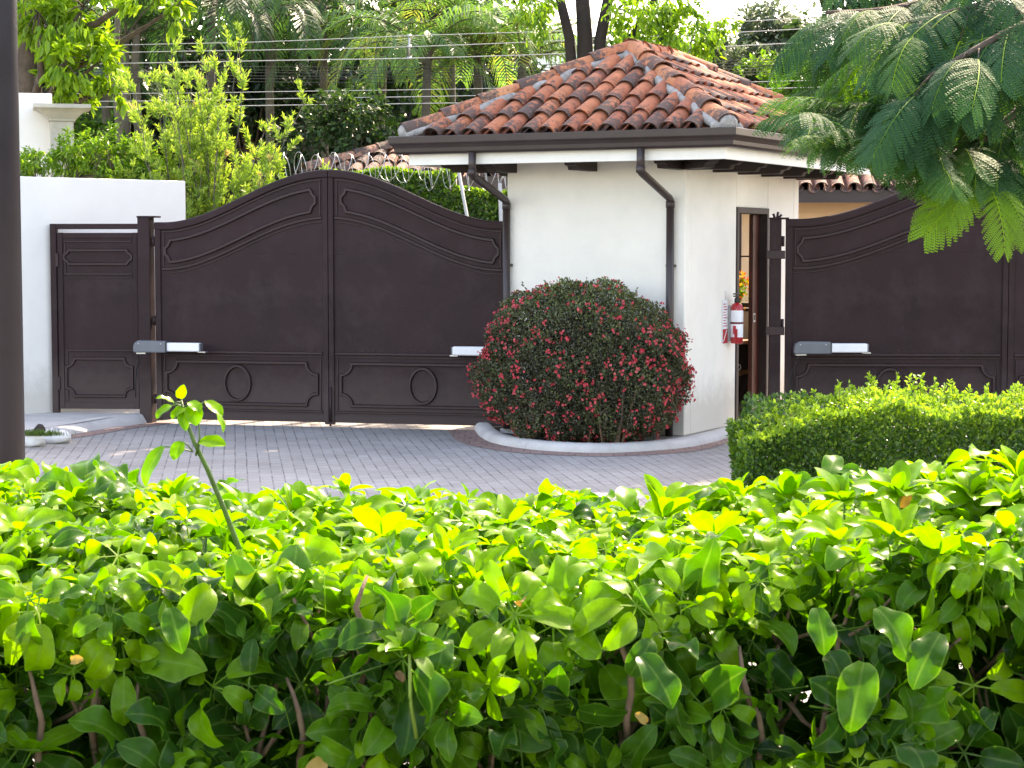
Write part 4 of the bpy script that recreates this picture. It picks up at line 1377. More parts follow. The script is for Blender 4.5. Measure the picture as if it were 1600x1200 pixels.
# flowering shrub in the planting bed
br = empty('flowering_shrub', (.63, 17.86, .04), AZ, 'rounded dark green shrub dotted with small red flowers in the bed before the gatehouse', 'shrub')
bx, by, bz = .97, .52, 1.40


def dome(n, shrink):
    """points and normals on a squarish dome"""
    P_, N_ = [], []
    d = rnd_dir(n * 2)
    d = d[:n]
    ex = np.where(d[:, 2] < 0, 3.0, 2.2)
    r = 1 / (np.abs(d[:, 0]) ** ex + np.abs(d[:, 1]) ** ex + np.abs(d[:, 2]) ** ex) ** (1 / ex)
    p = d * r[:, None]
    lump = 1 + .03 * np.sin(p[:, 0] * 5 + p[:, 2] * 5 + 1.2) + .03 * np.sin(p[:, 1] * 6 + p[:, 2] * 8 + 1) + .035 * np.sin(p[:, 0] * 13 - p[:, 2] * 9) + .032 * np.sin(p[:, 0] * 21 + p[:, 1] * 17 + p[:, 2] * 19)
    p = p * (lump * shrink)[:, None]
    pos = np.stack([p[:, 0] * bx, p[:, 1] * by, .72 + p[:, 2] * .71], -1)
    # bottom tucks in a little
    k = np.clip((.35 - pos[:, 2]) / .35, 0, 1) ** 2 * .07
    pos[:, :2] *= (1 - k)[:, None]
    pos[:, 2] = np.maximum(pos[:, 2], .02 + .06 * RN.uniform(0, 1, len(pos)))
    # the crown leans left: right shoulder lower
    pos[:, 2] -= np.clip(pos[:, 0] - .25, 0, 1) * .20 * np.clip((pos[:, 2] - .6) / .6, 0, 1)
    return pos, nrm(np.stack([p[:, 0] / bx, p[:, 1] / by, p[:, 2] / .68], -1))


sm = Fast()
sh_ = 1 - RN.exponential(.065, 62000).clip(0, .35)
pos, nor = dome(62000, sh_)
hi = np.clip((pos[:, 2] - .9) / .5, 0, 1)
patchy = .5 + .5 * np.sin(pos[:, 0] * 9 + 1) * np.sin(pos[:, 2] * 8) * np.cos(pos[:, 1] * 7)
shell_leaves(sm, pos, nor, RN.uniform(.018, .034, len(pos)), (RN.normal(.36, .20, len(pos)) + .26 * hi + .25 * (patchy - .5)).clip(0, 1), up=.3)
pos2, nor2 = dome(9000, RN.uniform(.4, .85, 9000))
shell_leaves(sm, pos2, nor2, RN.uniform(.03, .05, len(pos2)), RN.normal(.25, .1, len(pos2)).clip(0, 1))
tw = MB()
for i in range(150):                                             # stray sprigs
    p_, n_ = dome(1, np.array([1.0]))[0:2] if False else (pos[i * 41], nor[i * 41])
    d = nrm(n_ + rnd_dir(1)[0] * .6 + np.array([0, 0, .5])); L_ = RN.uniform(.03, .12)
    k = 14
    pp_ = p_ + d * (np.linspace(0, 1, k) * L_)[:, None]
    sm.scatter(LQ, Q1, pp_, frames(rnd_dir(k) + d * .6, rnd_dir(k)), RN.uniform(.02, .03, k), RN.normal(.62, .12, k).clip(0, 1))
    sm.tube([p_ - n_ * .03, p_ + d * L_], .0018, 4, .3, 1)
for i in range(26):
    a = RN.uniform(-bx * .85, bx * .85); b = RN.uniform(-by * .8, by * .6)
    tw = MB(); tw.tube([(a * .75, b * .75, -.02), (a * .85 + RN.normal(0, .04), b * .85, .25), (a + RN.normal(0, .06), b, .55)], [.014, .010, .005], 6); tw.build('stem', M['twig'], br)
for i in range(46):                                              # bare twigs showing between the leaves
    p_, n_ = pos[i * 97 + 11], nor[i * 97 + 11]
    d = rnd_dir(1, .3)[0]
    sm.tube([p_ - n_ * .05 - d * .08, p_ + n_ * .005, p_ + d * .09], [.004, .003, .002], 5, .3, 1)
sm.build('foliage', [M['bush_leaf'], M['twig']], br, False)
fw = Fast()
pf, nf = dome(2100, 1.0 + RN.uniform(-.01, .03, 2100))
low = np.clip((1.45 - pf[:, 2]) / .5, .45, .75) * (.55 + .45 * (np.sin(pf[:, 0] * 8 + 2) * np.sin(pf[:, 2] * 9) > -.2))
keep = RN.uniform(0, 1, len(pf)) < low
pf, nf = pf[keep], nf[keep]
PET = np.array([[0, 0, 0], [.5, .55, .12], [0, 1.05, .25], [-.5, .55, .12]])
for p_, n_ in zip(pf, nf):
    k = RN.integers(1, 4)
    tt = float(np.clip(RN.normal(.5, .2), 0, 1))
    for _ in range(k):
        c = p_ + rnd_dir(1)[0] * .020
        ax = nrm(n_ + rnd_dir(1)[0] * .6)
        for q in range(5):
            u_ = nrm(np.cross(ax, [.3, .2, .9])); w_ = np.cross(ax, u_)
            a = 2 * PI * q / 5 + RN.uniform(-.2, .2)
            d = u_ * math.cos(a) + w_ * math.sin(a) + ax * .45
            fw.scatter(PET, Q1, c[None], frames(d[None], ax[None]), np.array([RN.uniform(.012, .020)]), np.array([tt]))
fw.build('blossoms', M['petal'], br, False)

# ------------------------------------------------------------------ feathery tree at the right
def frond_proto(npin, L, lp, nl, droop, seedv):
    """twice-divided leaf along +y: midrib, pairs of pinnae, rows of tiny leaflets"""
    fm = Fast()
    pts = []; y = z = 0.0; th = .25
    for i in range(npin + 1):
        pts.append((y, z, th)); y += L / npin * math.cos(th); z += L / npin * math.sin(th); th -= droop / npin
    for i in range(npin):                                       # midrib
        (a, b, _), (c, d, _) = pts[i], pts[i + 1]
        r = .0022 * (1 - .6 * i / npin)
        fm.add([[-r, a, b], [r, a, b], [r, c, d], [-r, c, d]], [[0, 1, 2, 3]], .9)
    lq = np.array([[0, 0, 0], [.5, .3, .0], [.34, 1, -.05], [-.30, .9, 0]])
    for i in range(1, npin + 1):
        y, z, th = pts[i]
        s = i / npin
        pl_ = lp * (math.sin(PI * (.14 + .72 * s)) ** .7)
        for sg in (-1, 1):
            az = sg * (1.12 - .42 * s + RN.normal(0, .05))
            d = np.array([math.sin(az), math.cos(az) * math.cos(th), math.sin(th) - .20 + RN.normal(0, .07)]); d = nrm(d)
            k = max(4, int(nl * pl_ / lp))
            t = (np.arange(k) + .5) / k
            sag = np.array([0, 0, -1.0])
            base = np.array([0, y, z]) + d * (t * pl_)[:, None] + sag * (t * t * pl_ * .28)[:, None]
            e = np.array([0, y, z]) + d * pl_ + sag * pl_ * .28
            m_ = np.array([0, y, z]) + d * pl_ * .5 + sag * pl_ * .07
            side = nrm(np.cross(d, [0, 0, 1.0])) * .0011
            b0 = np.array([0, y, z])
            fm.add([b0 - side, b0 + side, m_ + side, m_ - side, e + side * .5, e - side * .5], [[0, 1, 2, 3], [3, 2, 4, 5]], .75)
            nr = nrm(np.cross(np.cross(d, [0, 0, 1.0]), d))
            for s2 in (-1, 1):
                q = nrm(d * .55 + np.cross(d, nr) * s2 * 1.0 + RN.normal(0, .05, 3))
                sz = .0135 * np.sin(PI * (.12 + .8 * t)) ** .5
                fm.scatter(lq * np.array([.85, 1, 1]), Q1, base, frames(np.tile(q, (k, 1)), np.tile(nr, (k, 1)) + RN.normal(0, .12, (k, 3))), sz, .45)
    return np.concatenate(fm.V), np.concatenate(fm.Q), np.concatenate(fm.T)


fps = [frond_proto(RN.integers(12, 16), RN.uniform(.31, .40), .120, 15, RN.uniform(.5, 1.1), i) for i in range(7)]
ftree = empty('feathery_tree', (5.1, 8.3, 0), 0, 'tree with drooping feathery fern like leaves hanging in from the right', 'tree')
ot = np.array([5.1, 8.3, 0])
tw = MB(); fr_ = Fast()
tw.tube([(0, 0, -.05), (.03, 0, .8), (-.05, .02, 1.8), (-.15, 0, 2.6)], [.16, .13, .115, .10], 12)
tw.lathe([(.24, -.05), (.19, .06), (.16, .25), (.14, .5)], 12)
tw.tube([(-.15, 0, 2.55), (.1, .2, 3.4), (.3, .3, 4.3)], [.09, .07, .04], 9)


def branch(px, r0, nfr, spread=1.0, tint=.45, scale=(.85, 1.15), start=.25, down=.25, tt=.16):
    pts = arc_pts([Vector(p) - Vector(ot) for p in px], 8)
    m = len(pts)
    tw.tube(pts, [r0 * (1 - .85 * i / (m - 1)) + .002 for i in range(m)], 6)
    for k in range(nfr):
        s = start + (1 - start) * (k + RN.uniform(0, 1)) / nfr
        i = min(m - 2, int(s * (m - 1)))
        b = np.array(pts[i].lerp(pts[i + 1], s * (m - 1) - i))
        t = nrm(np.array(pts[min(m - 1, i + 2)] - pts[max(0, i - 1)]))
        side = (-1) ** k
        lat = nrm(np.cross(t, [0, 0, 1.0])) * side
        for attempt in range(7):
            d = nrm(t * RN.uniform(.35, 1.0) + lat * RN.uniform(.2, .9) * spread + np.array([0, 0, RN.uniform(-.55, .15) - down + .12 * attempt]) + rnd_dir(1)[0] * .15)
            b2 = b + d * RN.uniform(.05, .18) * (RN.uniform() < .5) + np.array([0, 0, .004])
            V, Q, T = fps[RN.integers(len(fps))]
            no = nrm(np.array([0, -.15, 1.0]) + rnd_dir(1)[0] * .35)
            R_ = frames(d[None], no[None])[0]
            W_ = (V @ R_.T) * RN.uniform(*scale) + b2
            g = W_ + ot
            zc_ = g[:, 1] * CP - (g[:, 2] - H) * SP
            ix = 800 + F * g[:, 0] / zc_; iy = 600 - F * ((g[:, 2] - H) * CP + g[:, 1] * SP) / zc_
            if np.any(iy > np.interp(ix, [1150, 1180, 1235, 1350, 1365, 1420, 1440, 1600], [232, 258, 276, 280, 325, 318, 335, 350])) or np.any(ix < np.interp(iy, [0, 60, 130, 220, 260], [1265, 1232, 1178, 1165, 1190])): continue
            fr_.add(W_, Q, np.clip(T + (tint - .45) + RN.normal(0, tt), 0, 1))
            if np.linalg.norm(b2 - b) > .03: tw.tube([b, (b + b2) / 2 + np.array([0, 0, .01]), b2], [.004, .003, .002], 5)
            break


B = lambda l: [P(x, y, Y) for x, y, Y in l]
K = Vector((4.95, 8.3, 2.55))
branch([K] + B([(1640, 60, 7.9), (1480, 110, 7.5), (1380, 150, 7.3), (1290, 175, 7.2)]), .035, 34)
branch([K] + B([(1640, 140, 7.8), (1500, 180, 7.4), (1400, 205, 7.1), (1310, 235, 7.0)]), .030, 34)
branch([K] + B([(1660, -40, 8.0), (1500, -10, 7.8), (1390, 15, 7.6), (1290, 20, 7.6)]), .035, 34, down=.1)
branch([K] + B([(1690, 160, 7.6), (1600, 190, 7.3), (1520, 230, 7.1), (1450, 260, 7.0)]), .025, 26, down=.35)
branch([K] + B([(1660, 60, 8.4), (1560, 60, 8.3), (1450, 80, 8.2), (1340, 100, 8.1)]), .030, 34)
branch([K] + B([(1700, 10, 7.2), (1600, 40, 6.9), (1520, 80, 6.8), (1450, 120, 6.8)]), .028, 28)
branch([K] + B([(1690, 100, 7.4), (1620, 150, 7.1), (1560, 200, 7.0), (1500, 270, 7.0), (1470, 310, 7.0)]), .020, 18, tint=.55, down=.45, scale=(.7, .95))
branch([K] + B([(1700, 210, 7.6), (1640, 240, 7.4), (1590, 270, 7.3)]), .018, 14, tint=.6, down=.4, scale=(.7, 1.0), start=.4)
branch([K] + B([(1650, -90, 8.3), (1480, -80, 8.2), (1330, -60, 8.1), (1240, -30, 8.1)]), .035, 26, down=.1)
branch([K] + B([(1620, 20, 7.5), (1500, 60, 7.3), (1400, 100, 7.2)]), .02, 24)
branch([K] + B([(1640, -30, 7.2), (1560, 0, 7.0), (1480, 20, 7.0), (1400, 40, 7.0)]), .022, 26)
for i in range(44):                                              # unseen extra crown on the right, added to block sky light from the gatehouse
    e_ = Vector((RN.uniform(5.4, 10.0), RN.uniform(7.4, 15.5), RN.uniform(2.6, 7.6)))
    if e_.z > 4.4 or e_.y > 11: e_.x = max(e_.x, RN.uniform(6.3, 10))
    m_ = K.lerp(e_, .5) + Vector((0, 0, .25))
    branch([K, K.lerp(m_, .5), m_, e_], .04, 16, scale=(1.7, 2.4), start=.3)
# the two pale fronds, their sunlight put into a paler leaf tint
for (x0, y0, x1, y1, s) in ((1530, 282, 1450, 362, 1.0), (1545, 288, 1572, 366, .9), (1515, 272, 1488, 336, .8), (1560, 294, 1605, 348, .8), (1515, 262, 1460, 316, .8)):
    a, b = np.array(P(x0, y0, 6.9)) - ot, np.array(P(x1, y1, 6.75)) - ot
    V, Q, T = fps[RN.integers(len(fps))]
    R_ = frames((b - a)[None], np.array([[.1, -.75, .65]]))[0]
    fr_.add((V @ R_.T) * (np.linalg.norm(b - a) / .33) + a, Q, np.clip(T + .45, 0, 1))
    tw.tube([P(1560, 250, 6.95) - Vector(ot), Vector(a)], .003, 5)
fd = None
tw.build('trunk', M['bark'], ftree)
fr_.build('crown', M['feather_leaf'], ftree, False)
# ================================================================== background planting
def clump_leaves(fm, c, r, n, size, tint, sd=.16, droop=.5, V=LQ2, Q=Q2, mi=0):
    """leaves spread through one uneven clump: twigs point outwards, leaves hang"""
    c = np.array(c, float); r = np.broadcast_to(np.array(r, float), (3,))
    k = max(4, int(n / 42))
    d0 = rnd_dir(k); tips = d0 * (RN.uniform(.35, 1.0, k) ** .5)[:, None]
    ids = RN.integers(0, k, n)
    p = tips[ids] + RN.normal(0, .17, (n, 3))
    al = nrm(d0[ids] * .8 + rnd_dir(n) * .8 + np.array([0, 0, -droop]))
    no = nrm(np.array([0, 0, 1.0]) + rnd_dir(n) * .8 + d0[ids] * .3)
    fm.scatter(V, Q, c + p * r, frames(al, no), size * RN.uniform(.6, 1.25, n), (tint + RN.normal(0, .09, k)[ids] + RN.normal(0, sd, n)).clip(0, 1), None, mi)


NL = LQ2 * np.array([.62, 1, 1])


def tree(name, base, trunk, clumps, leaf, mat, label, cat='tree', group=None, bark='bark', tint=.5, limbs=True, V=LQ2, dens=1.0, droop=.5):
    """trunk: [(dx, dy, z, r), ...]; clumps: [(dx, dy, z, r or (rx, ry, rz), n), ...] relative to the base"""
    t = empty(name, base, 0, label, cat, group)
    mb = MB()
    mb.tube([(a, b, c) for a, b, c, r in trunk], [r for a, b, c, r in trunk], 10)
    top = Vector(trunk[-1][:3]); half = Vector(trunk[len(trunk) // 2][:3])
    if limbs:
        for a, b, c, r, n in clumps:
            e = Vector((a, b, c)); s = half.lerp(top, RD.uniform(.2, 1.0))
            if e.z < s.z + .1: s = half.lerp(top, RD.uniform(0, .3))
            m_ = s.lerp(e, .5) + Vector((RD.uniform(-.15, .15), RD.uniform(-.15, .15), -.12))
            r0 = trunk[-1][3]
            mb.tube([s, m_, e], [r0 * .55, r0 * .4, r0 * .15], 6)
            rr = float(np.max(r))
            for k in range(5):
                d = Vector(rnd_dir(1)[0]) * rr * .75
                mb.tube([e, e + d * .5 + Vector((0, 0, .03)), e + d], [r0 * .14, r0 * .09, r0 * .04], 4)
    mb.build('trunk', M[bark], t)
    fm = Fast()
    for a, b, c, r, n in clumps: clump_leaves(fm, (a, b, c), r, int(n * dens), leaf, tint, V=V, droop=droop)
    fm.build('crown', M[mat], t, False)
    return t


def at(x, y, Y, base):
    p = P(x, y, Y)
    return (p.x - base[0], p.y - base[1], p.z - base[2])


# A: thick trunked tree at the far left, bright leaves hanging into the picture
b = (P(47, 100, 25.2).x, 25.2, 0)
cl = [(*at(x, y, 24.7 + RD.uniform(-.4, .4), b), r, n) for x, y, r, n in ((95, 45, .42, 420), (150, 100, .36, 340), (60, 20, .38, 320), (120, 140, .28, 230), (178, 140, .20, 130), (100, 100, .26, 220), (75, 120, .18, 90), (130, 10, .40, 260), (275, 12, .22, 140), (240, -25, .35, 160))]
cl += [(RD.uniform(-2.2, 1.6), RD.uniform(-1.2, 1.5), RD.uniform(5.4, 8.2), .8, 420) for _ in range(12)]
tree('broadleaf_tree', b, [(0, 0, 0, .20), (.02, 0, 1.6, .175), (-.02, 0, 3.2, .165), (0, 0, 4.4, .15), (-.1, .1, 5.6, .11)], cl, .17, 'bright_leaf',
     'tree with a thick mossy trunk and bright leaves behind the stone column', tint=.8, V=NL, droop=.8)
# B: large dark tree with several stems behind the gatehouse roof
b = (P(925, 60, 26).x, 26.0, 0)
t = empty('spreading_tree', b, 0, 'dark stemmed spreading tree rising behind the gatehouse roof', 'tree')
mb = MB()
for x0, x1, x2, r in ((898, 890, 868, .07), (914, 914, 908, .105), (934, 938, 956, .08), (952, 985, 1040, .045)):
    q = [at(x0, 300, 26, b)[:2] + (0,), at(x0, 180, 26, b), at(x1, 60, 26, b), at(x2, -30, 26.1, b), at(x2 + (x2 - x1) * 1.5, -170, 26.3, b), at(x2 + (x2 - x1) * 2, -500, 26.3, b), at(x2 + (x2 - x1) * 4, -1000, 26.3, b)]
    mb.tube(q, [r * 1.25, r * 1.1, r, r * .85, r * .75, r * .6, r * .3], 9)
mb.build('trunk', M['bark_dark'], t)
fm = Fast()
for x, y, r, n in ((985, 20, .45, 520), (1030, 50, .42, 520), (1075, 65, .36, 420), (1110, 58, .26, 240), (1020, 5, .4, 360), (965, 60, .25, 160), (1060, 30, .36, 360), (1130, 40, .16, 80), (850, 10, .35, 240), (820, -10, .4, 240)):
    clump_leaves(fm, at(x, y, 25.6 + RD.uniform(-.5, .6), b), r, n, .11, .62, V=NL, droop=.9, mi=1)  # these clumps take the brighter leaf: sunlight put into their colour
for i in range(186):                                             # the high wide crown, above the picture: it keeps the sun off the road
    X_, Y_ = RN.uniform(-1.8, 2.9), RN.uniform(25, 27.2)
    if i < 72: Z_ = RN.uniform(9.6, 14.6)
    elif i < 126: X_ = RN.uniform(2.8, 7.0); Z_ = RN.uniform(13.1 + .486 * (X_ - 3), 16.6)
    elif i >= 176: X_ = RN.uniform(2.9, 4.5); Z_ = RN.uniform(11.5, 12.5)
    elif i < 132: X_ = RN.uniform(6.5, 7.0); Z_ = RN.uniform(11.6, 13.2)
    else: X_ = RN.uniform(7.8, 11.6); Z_ = RN.uniform(8.0, 11.2)
    clump_leaves(fm, (X_ - b[0], Y_ - b[1], Z_), .95, 330, .22, .5)
fm.build('crown', [M['dark_leaf'], M['bright_leaf']], t, False)


# palms
def palm(base, trunks, fronds, label, tint=.5, leafw=.028, seg=34, mat='palm_leaf', group='palms behind the gates', bark='bark_pale'):
    """trunks: list of point lists with radius; fronds: (start, direction azimuth, elevation, length, droop)"""
    t = empty('palm_tree', base, 0, label, 'palm', group)
    mb = MB()
    for pts, r in trunks: mb.tube(pts, [r * (1.1 - .2 * i / (len(pts) - 1)) for i in range(len(pts))], 9)
    for s, az, el, L, dr, tt in fronds:
        pass
    fm = Fast()
    for s, az, el, L, dr, tt in fronds:
        p = np.array(s, float); th = el; pts = [p.copy()]; ths = [th]
        h = np.array([math.cos(az), math.sin(az), 0])
        for i in range(seg):
            p = p + (h * math.cos(th) + np.array([0, 0, math.sin(th)])) * (L / seg)
            th -= dr / seg * (1 + .8 * i / seg); pts.append(p.copy()); ths.append(th)
        mb.tube([tuple(q) for q in pts[::3]], [.016 * (1 - .8 * i / len(pts[::3])) + .002 for i in range(len(pts[::3]))], 5)
        lat = np.array([-h[1], h[0], 0])
        for i in range(5, seg + 1):
            u = i / seg
            tang = h * math.cos(ths[i]) + np.array([0, 0, math.sin(ths[i])]); nor = np.cross(lat, tang)
            if nor[2] < 0: nor = -nor
            ll = L * .30 * math.sin(PI * (.12 + .80 * u)) ** .6
            for sgn in (-1, 1):
                d = nrm(tang * (.55 + .6 * u) + lat * sgn * 1.0 + nor * RN.uniform(.15, .45) + RN.normal(0, .07, 3))
                a = pts[i]; m_ = a + d * ll * .55; e = a + nrm(d * .8 + np.array([0, 0, -.35])) * ll
                w_ = nrm(np.cross(d, nor)) * leafw * .5
                tv = float(np.clip(tt + RN.normal(0, .1), 0, 1))
                fm.add([a - w_ * .5, a + w_ * .5, m_ + w_, m_ - w_, e + w_ * .1, e - w_ * .1], [[0, 1, 2, 3], [3, 2, 4, 5]], tv)
    mb.build('trunk', M[bark], t)
    fm.build('fronds', M[mat], t, False)
    return t


def palm_at(x, ytop, Y, nfr, L, label, tint, elr=(.3, 1.3), dr=(1.2, 2.2), r=.07, lean=0, azs=None, mat='palm_leaf', leafw=.03):
    p = P(x, ytop, Y); base = (p.x - lean, Y, 0)
    top = (lean, 0, p.z)
    tr = [([(0, 0, 0), (lean * .25, .02, p.z * .4), (lean * .6, 0, p.z * .75), top], r)]
    fr = []
    for i in range(nfr):
        az = 2 * PI * i / nfr + RN.uniform(-.3, .3) if azs is None else azs[i % len(azs)] + RN.uniform(-.25, .25)
        fr.append(((top[0], top[1], top[2] - RN.uniform(0, .12)), az, RN.uniform(*elr), L * RN.uniform(.75, 1.1), RN.uniform(*dr), float(np.clip(tint + RN.normal(0, .14), 0, 1))))
    return palm(base, tr, fr, label, mat=mat, leafw=leafw)


palm_at(668, 92, 29.0, 14, 1.75, 'feathery pale green palm left of the roof with arching fronds', .68, dr=(1.0, 2.0), lean=.1)
palm_at(745, 75, 30.0, 14, 1.9, 'bright green palm just left of the roof ridge tiles', .76, elr=(.5, 1.4), dr=(.8, 1.7), lean=-.1)
palm_at(815, 95, 29.5, 13, 1.6, 'low green palm whose fronds droop over the left roof slope', .66, elr=(.4, 1.3), dr=(.9, 1.8))
palm_at(600, 70, 31.5, 13, 1.6, 'yellowing palm with drooping outer fronds beyond the wires', .74, dr=(1.2, 2.3), lean=.15)
palm_at(705, 20, 31.5, 14, 2.1, 'tall bright palm with long fronds reaching above the picture edge', .7, elr=(.6, 1.4), dr=(.8, 1.6))
palm_at(195, 55, 29.0, 12, 1.5, 'dark green palm with stiff upright fronds behind the left tree', .30, elr=(.5, 1.4), dr=(.5, 1.2), leafw=.05)
palm_at(330, 0, 30.0, 12, 1.9, 'dark palm with long drooping fronds above the feathery shrub', .26, elr=(.0, 1.0), dr=(1.2, 2.0))
palm_at(420, 15, 31.0, 11, 1.7, 'grey green palm arching between the shrub and the pale palms', .30, elr=(.2, 1.1), dr=(1.3, 2.1))
palm_at(165, 120, 31.0, 9, 1.2, 'small blue green palm low behind the bright tree', .22, elr=(.1, 1.2), dr=(.8, 1.6), leafw=.05)
palm_at(505, 5, 32.0, 11, 1.7, 'shaded palm with curved fronds in the middle of the grove', .24, elr=(.1, 1.1), dr=(1.3, 2.1))


# bushy trees of the middle distance
def bushy(x, y, Y, r, n, leaf, mat, label, tint, group=None, rz=.85, trunkr=.06, name='bushy_tree', V=LQ2, droop=.4):
    p = P(x, y, Y); base = (p.x, Y, 0)
    cl = []
    for i in range(14):
        d = rnd_dir(1)[0] * RN.uniform(.3, .85)
        cl.append((d[0] * r, d[1] * r, p.z + d[2] * r * rz, r * RN.uniform(.32, .5), n // 14))
    tr = [(0, 0, 0, trunkr), (RN.uniform(-.1, .1), 0, p.z * .45, trunkr * .85), (RN.uniform(-.1, .1), 0, max(.5, p.z - r * .4), trunkr * .6)]
    return tree(name, base, tr, cl, leaf, mat, label, tint=tint, group=group, V=V, droop=droop)


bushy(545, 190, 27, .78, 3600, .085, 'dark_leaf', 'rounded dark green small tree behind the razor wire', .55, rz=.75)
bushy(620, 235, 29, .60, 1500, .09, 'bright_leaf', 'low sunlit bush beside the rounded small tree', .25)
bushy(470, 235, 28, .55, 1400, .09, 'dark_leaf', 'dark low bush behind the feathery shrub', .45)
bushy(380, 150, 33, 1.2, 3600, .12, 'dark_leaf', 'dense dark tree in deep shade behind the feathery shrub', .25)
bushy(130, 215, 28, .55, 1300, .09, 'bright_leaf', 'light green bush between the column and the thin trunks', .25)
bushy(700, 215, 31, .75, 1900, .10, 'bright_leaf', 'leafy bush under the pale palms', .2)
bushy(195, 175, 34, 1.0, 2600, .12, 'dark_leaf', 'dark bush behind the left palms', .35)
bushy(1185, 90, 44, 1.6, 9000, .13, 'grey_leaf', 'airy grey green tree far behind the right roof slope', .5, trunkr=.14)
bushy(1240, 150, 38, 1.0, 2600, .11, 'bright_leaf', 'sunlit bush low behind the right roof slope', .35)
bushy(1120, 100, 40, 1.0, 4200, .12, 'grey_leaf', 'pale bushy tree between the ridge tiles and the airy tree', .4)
# thin bare trunks of the grove
for i, (x, Y, r, lab) in enumerate(((182, 27.5, .055, 'thin grey trunk rising behind the light green bush'), (213, 29, .07, 'pale slender trunk left of the feathery shrub'))):
    p = P(x, -60, Y)
    t = empty('slender_tree', (p.x, Y, 0), 0, lab, 'tree', 'slender bare trunks in the grove')
    mb = MB(); mb.tube([(0, 0, 0), (.05, 0, p.z * .4), (-.04, 0, p.z * .75), (.06, 0, p.z)], [r * 1.2, r, r * .85, r * .6], 9)
    mb.build('trunk', M['bark_pale'], t)
    fm = Fast()
    for k in range(7): clump_leaves(fm, (RN.uniform(-.9, .9), RN.uniform(-.8, .8), p.z + RN.uniform(.2, 1.6)), .6, 200, .14, .4)
    fm.build('crown', M['dark_leaf'], t, False)


# tall dark trees that close the view
def tall_tree(X, Y, ztop, z0, wd, n, label, tint, mat='dark_leaf', leaf=.20):
    cl = []
    for i in range(22):
        z = RN.uniform(z0, ztop); k = math.sin(PI * (.18 + .74 * (z - z0) / (ztop - z0))) ** .6
        a = RN.uniform(0, 2 * PI); rr = wd * k * RN.uniform(.2, .85)
        cl.append((rr * math.cos(a), rr * math.sin(a), z, wd * RN.uniform(.28, .45), n // 22))
    r = .16
    return tree('tall_tree', (X, Y, 0), [(0, 0, 0, r * 1.2), (.1, 0, ztop * .3, r), (-.1, .1, ztop * .6, r * .75), (0, 0, ztop * .85, r * .4)], cl, leaf, mat, label, tint=tint, bark='bark_dark', group='tall trees closing the view')


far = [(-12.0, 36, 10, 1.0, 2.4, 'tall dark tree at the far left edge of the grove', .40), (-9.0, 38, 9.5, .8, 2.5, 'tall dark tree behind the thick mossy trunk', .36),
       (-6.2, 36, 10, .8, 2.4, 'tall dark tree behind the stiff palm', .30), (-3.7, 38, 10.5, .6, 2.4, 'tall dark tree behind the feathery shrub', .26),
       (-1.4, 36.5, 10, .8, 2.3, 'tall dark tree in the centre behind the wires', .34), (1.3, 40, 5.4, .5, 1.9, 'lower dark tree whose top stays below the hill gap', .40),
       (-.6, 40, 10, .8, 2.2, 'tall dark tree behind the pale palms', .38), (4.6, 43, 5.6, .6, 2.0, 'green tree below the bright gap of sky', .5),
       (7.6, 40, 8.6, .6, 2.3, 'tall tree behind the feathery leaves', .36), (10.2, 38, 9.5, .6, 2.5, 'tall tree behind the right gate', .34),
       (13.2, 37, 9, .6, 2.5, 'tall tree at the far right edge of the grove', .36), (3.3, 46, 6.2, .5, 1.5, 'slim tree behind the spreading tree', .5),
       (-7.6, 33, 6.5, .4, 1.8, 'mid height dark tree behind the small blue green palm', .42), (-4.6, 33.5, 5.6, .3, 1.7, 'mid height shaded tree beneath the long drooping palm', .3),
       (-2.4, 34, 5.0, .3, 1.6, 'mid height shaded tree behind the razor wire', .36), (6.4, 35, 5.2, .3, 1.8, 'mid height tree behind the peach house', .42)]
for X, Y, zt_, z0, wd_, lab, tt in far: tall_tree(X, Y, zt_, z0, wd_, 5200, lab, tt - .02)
# far-off wood that reads as one mass
fm = Fast()
for i in range(230):
    X = RN.uniform(-26, 26) if i < 120 else RN.uniform(-14, 0); Y = RN.uniform(50, 62)
    gap = 5.0 if -.2 < X < 3.2 else (8.0 if X < 4.5 or X > 9 else 7.0)
    clump_leaves(fm, (X, Y, RN.uniform(.5, gap)), 1.8, 240, .34, .3)
tag(fm.build('distant_wood', M['dark_leaf'], None, False), 'dark mass of far trees closing the background', 'wood', kind='stuff')

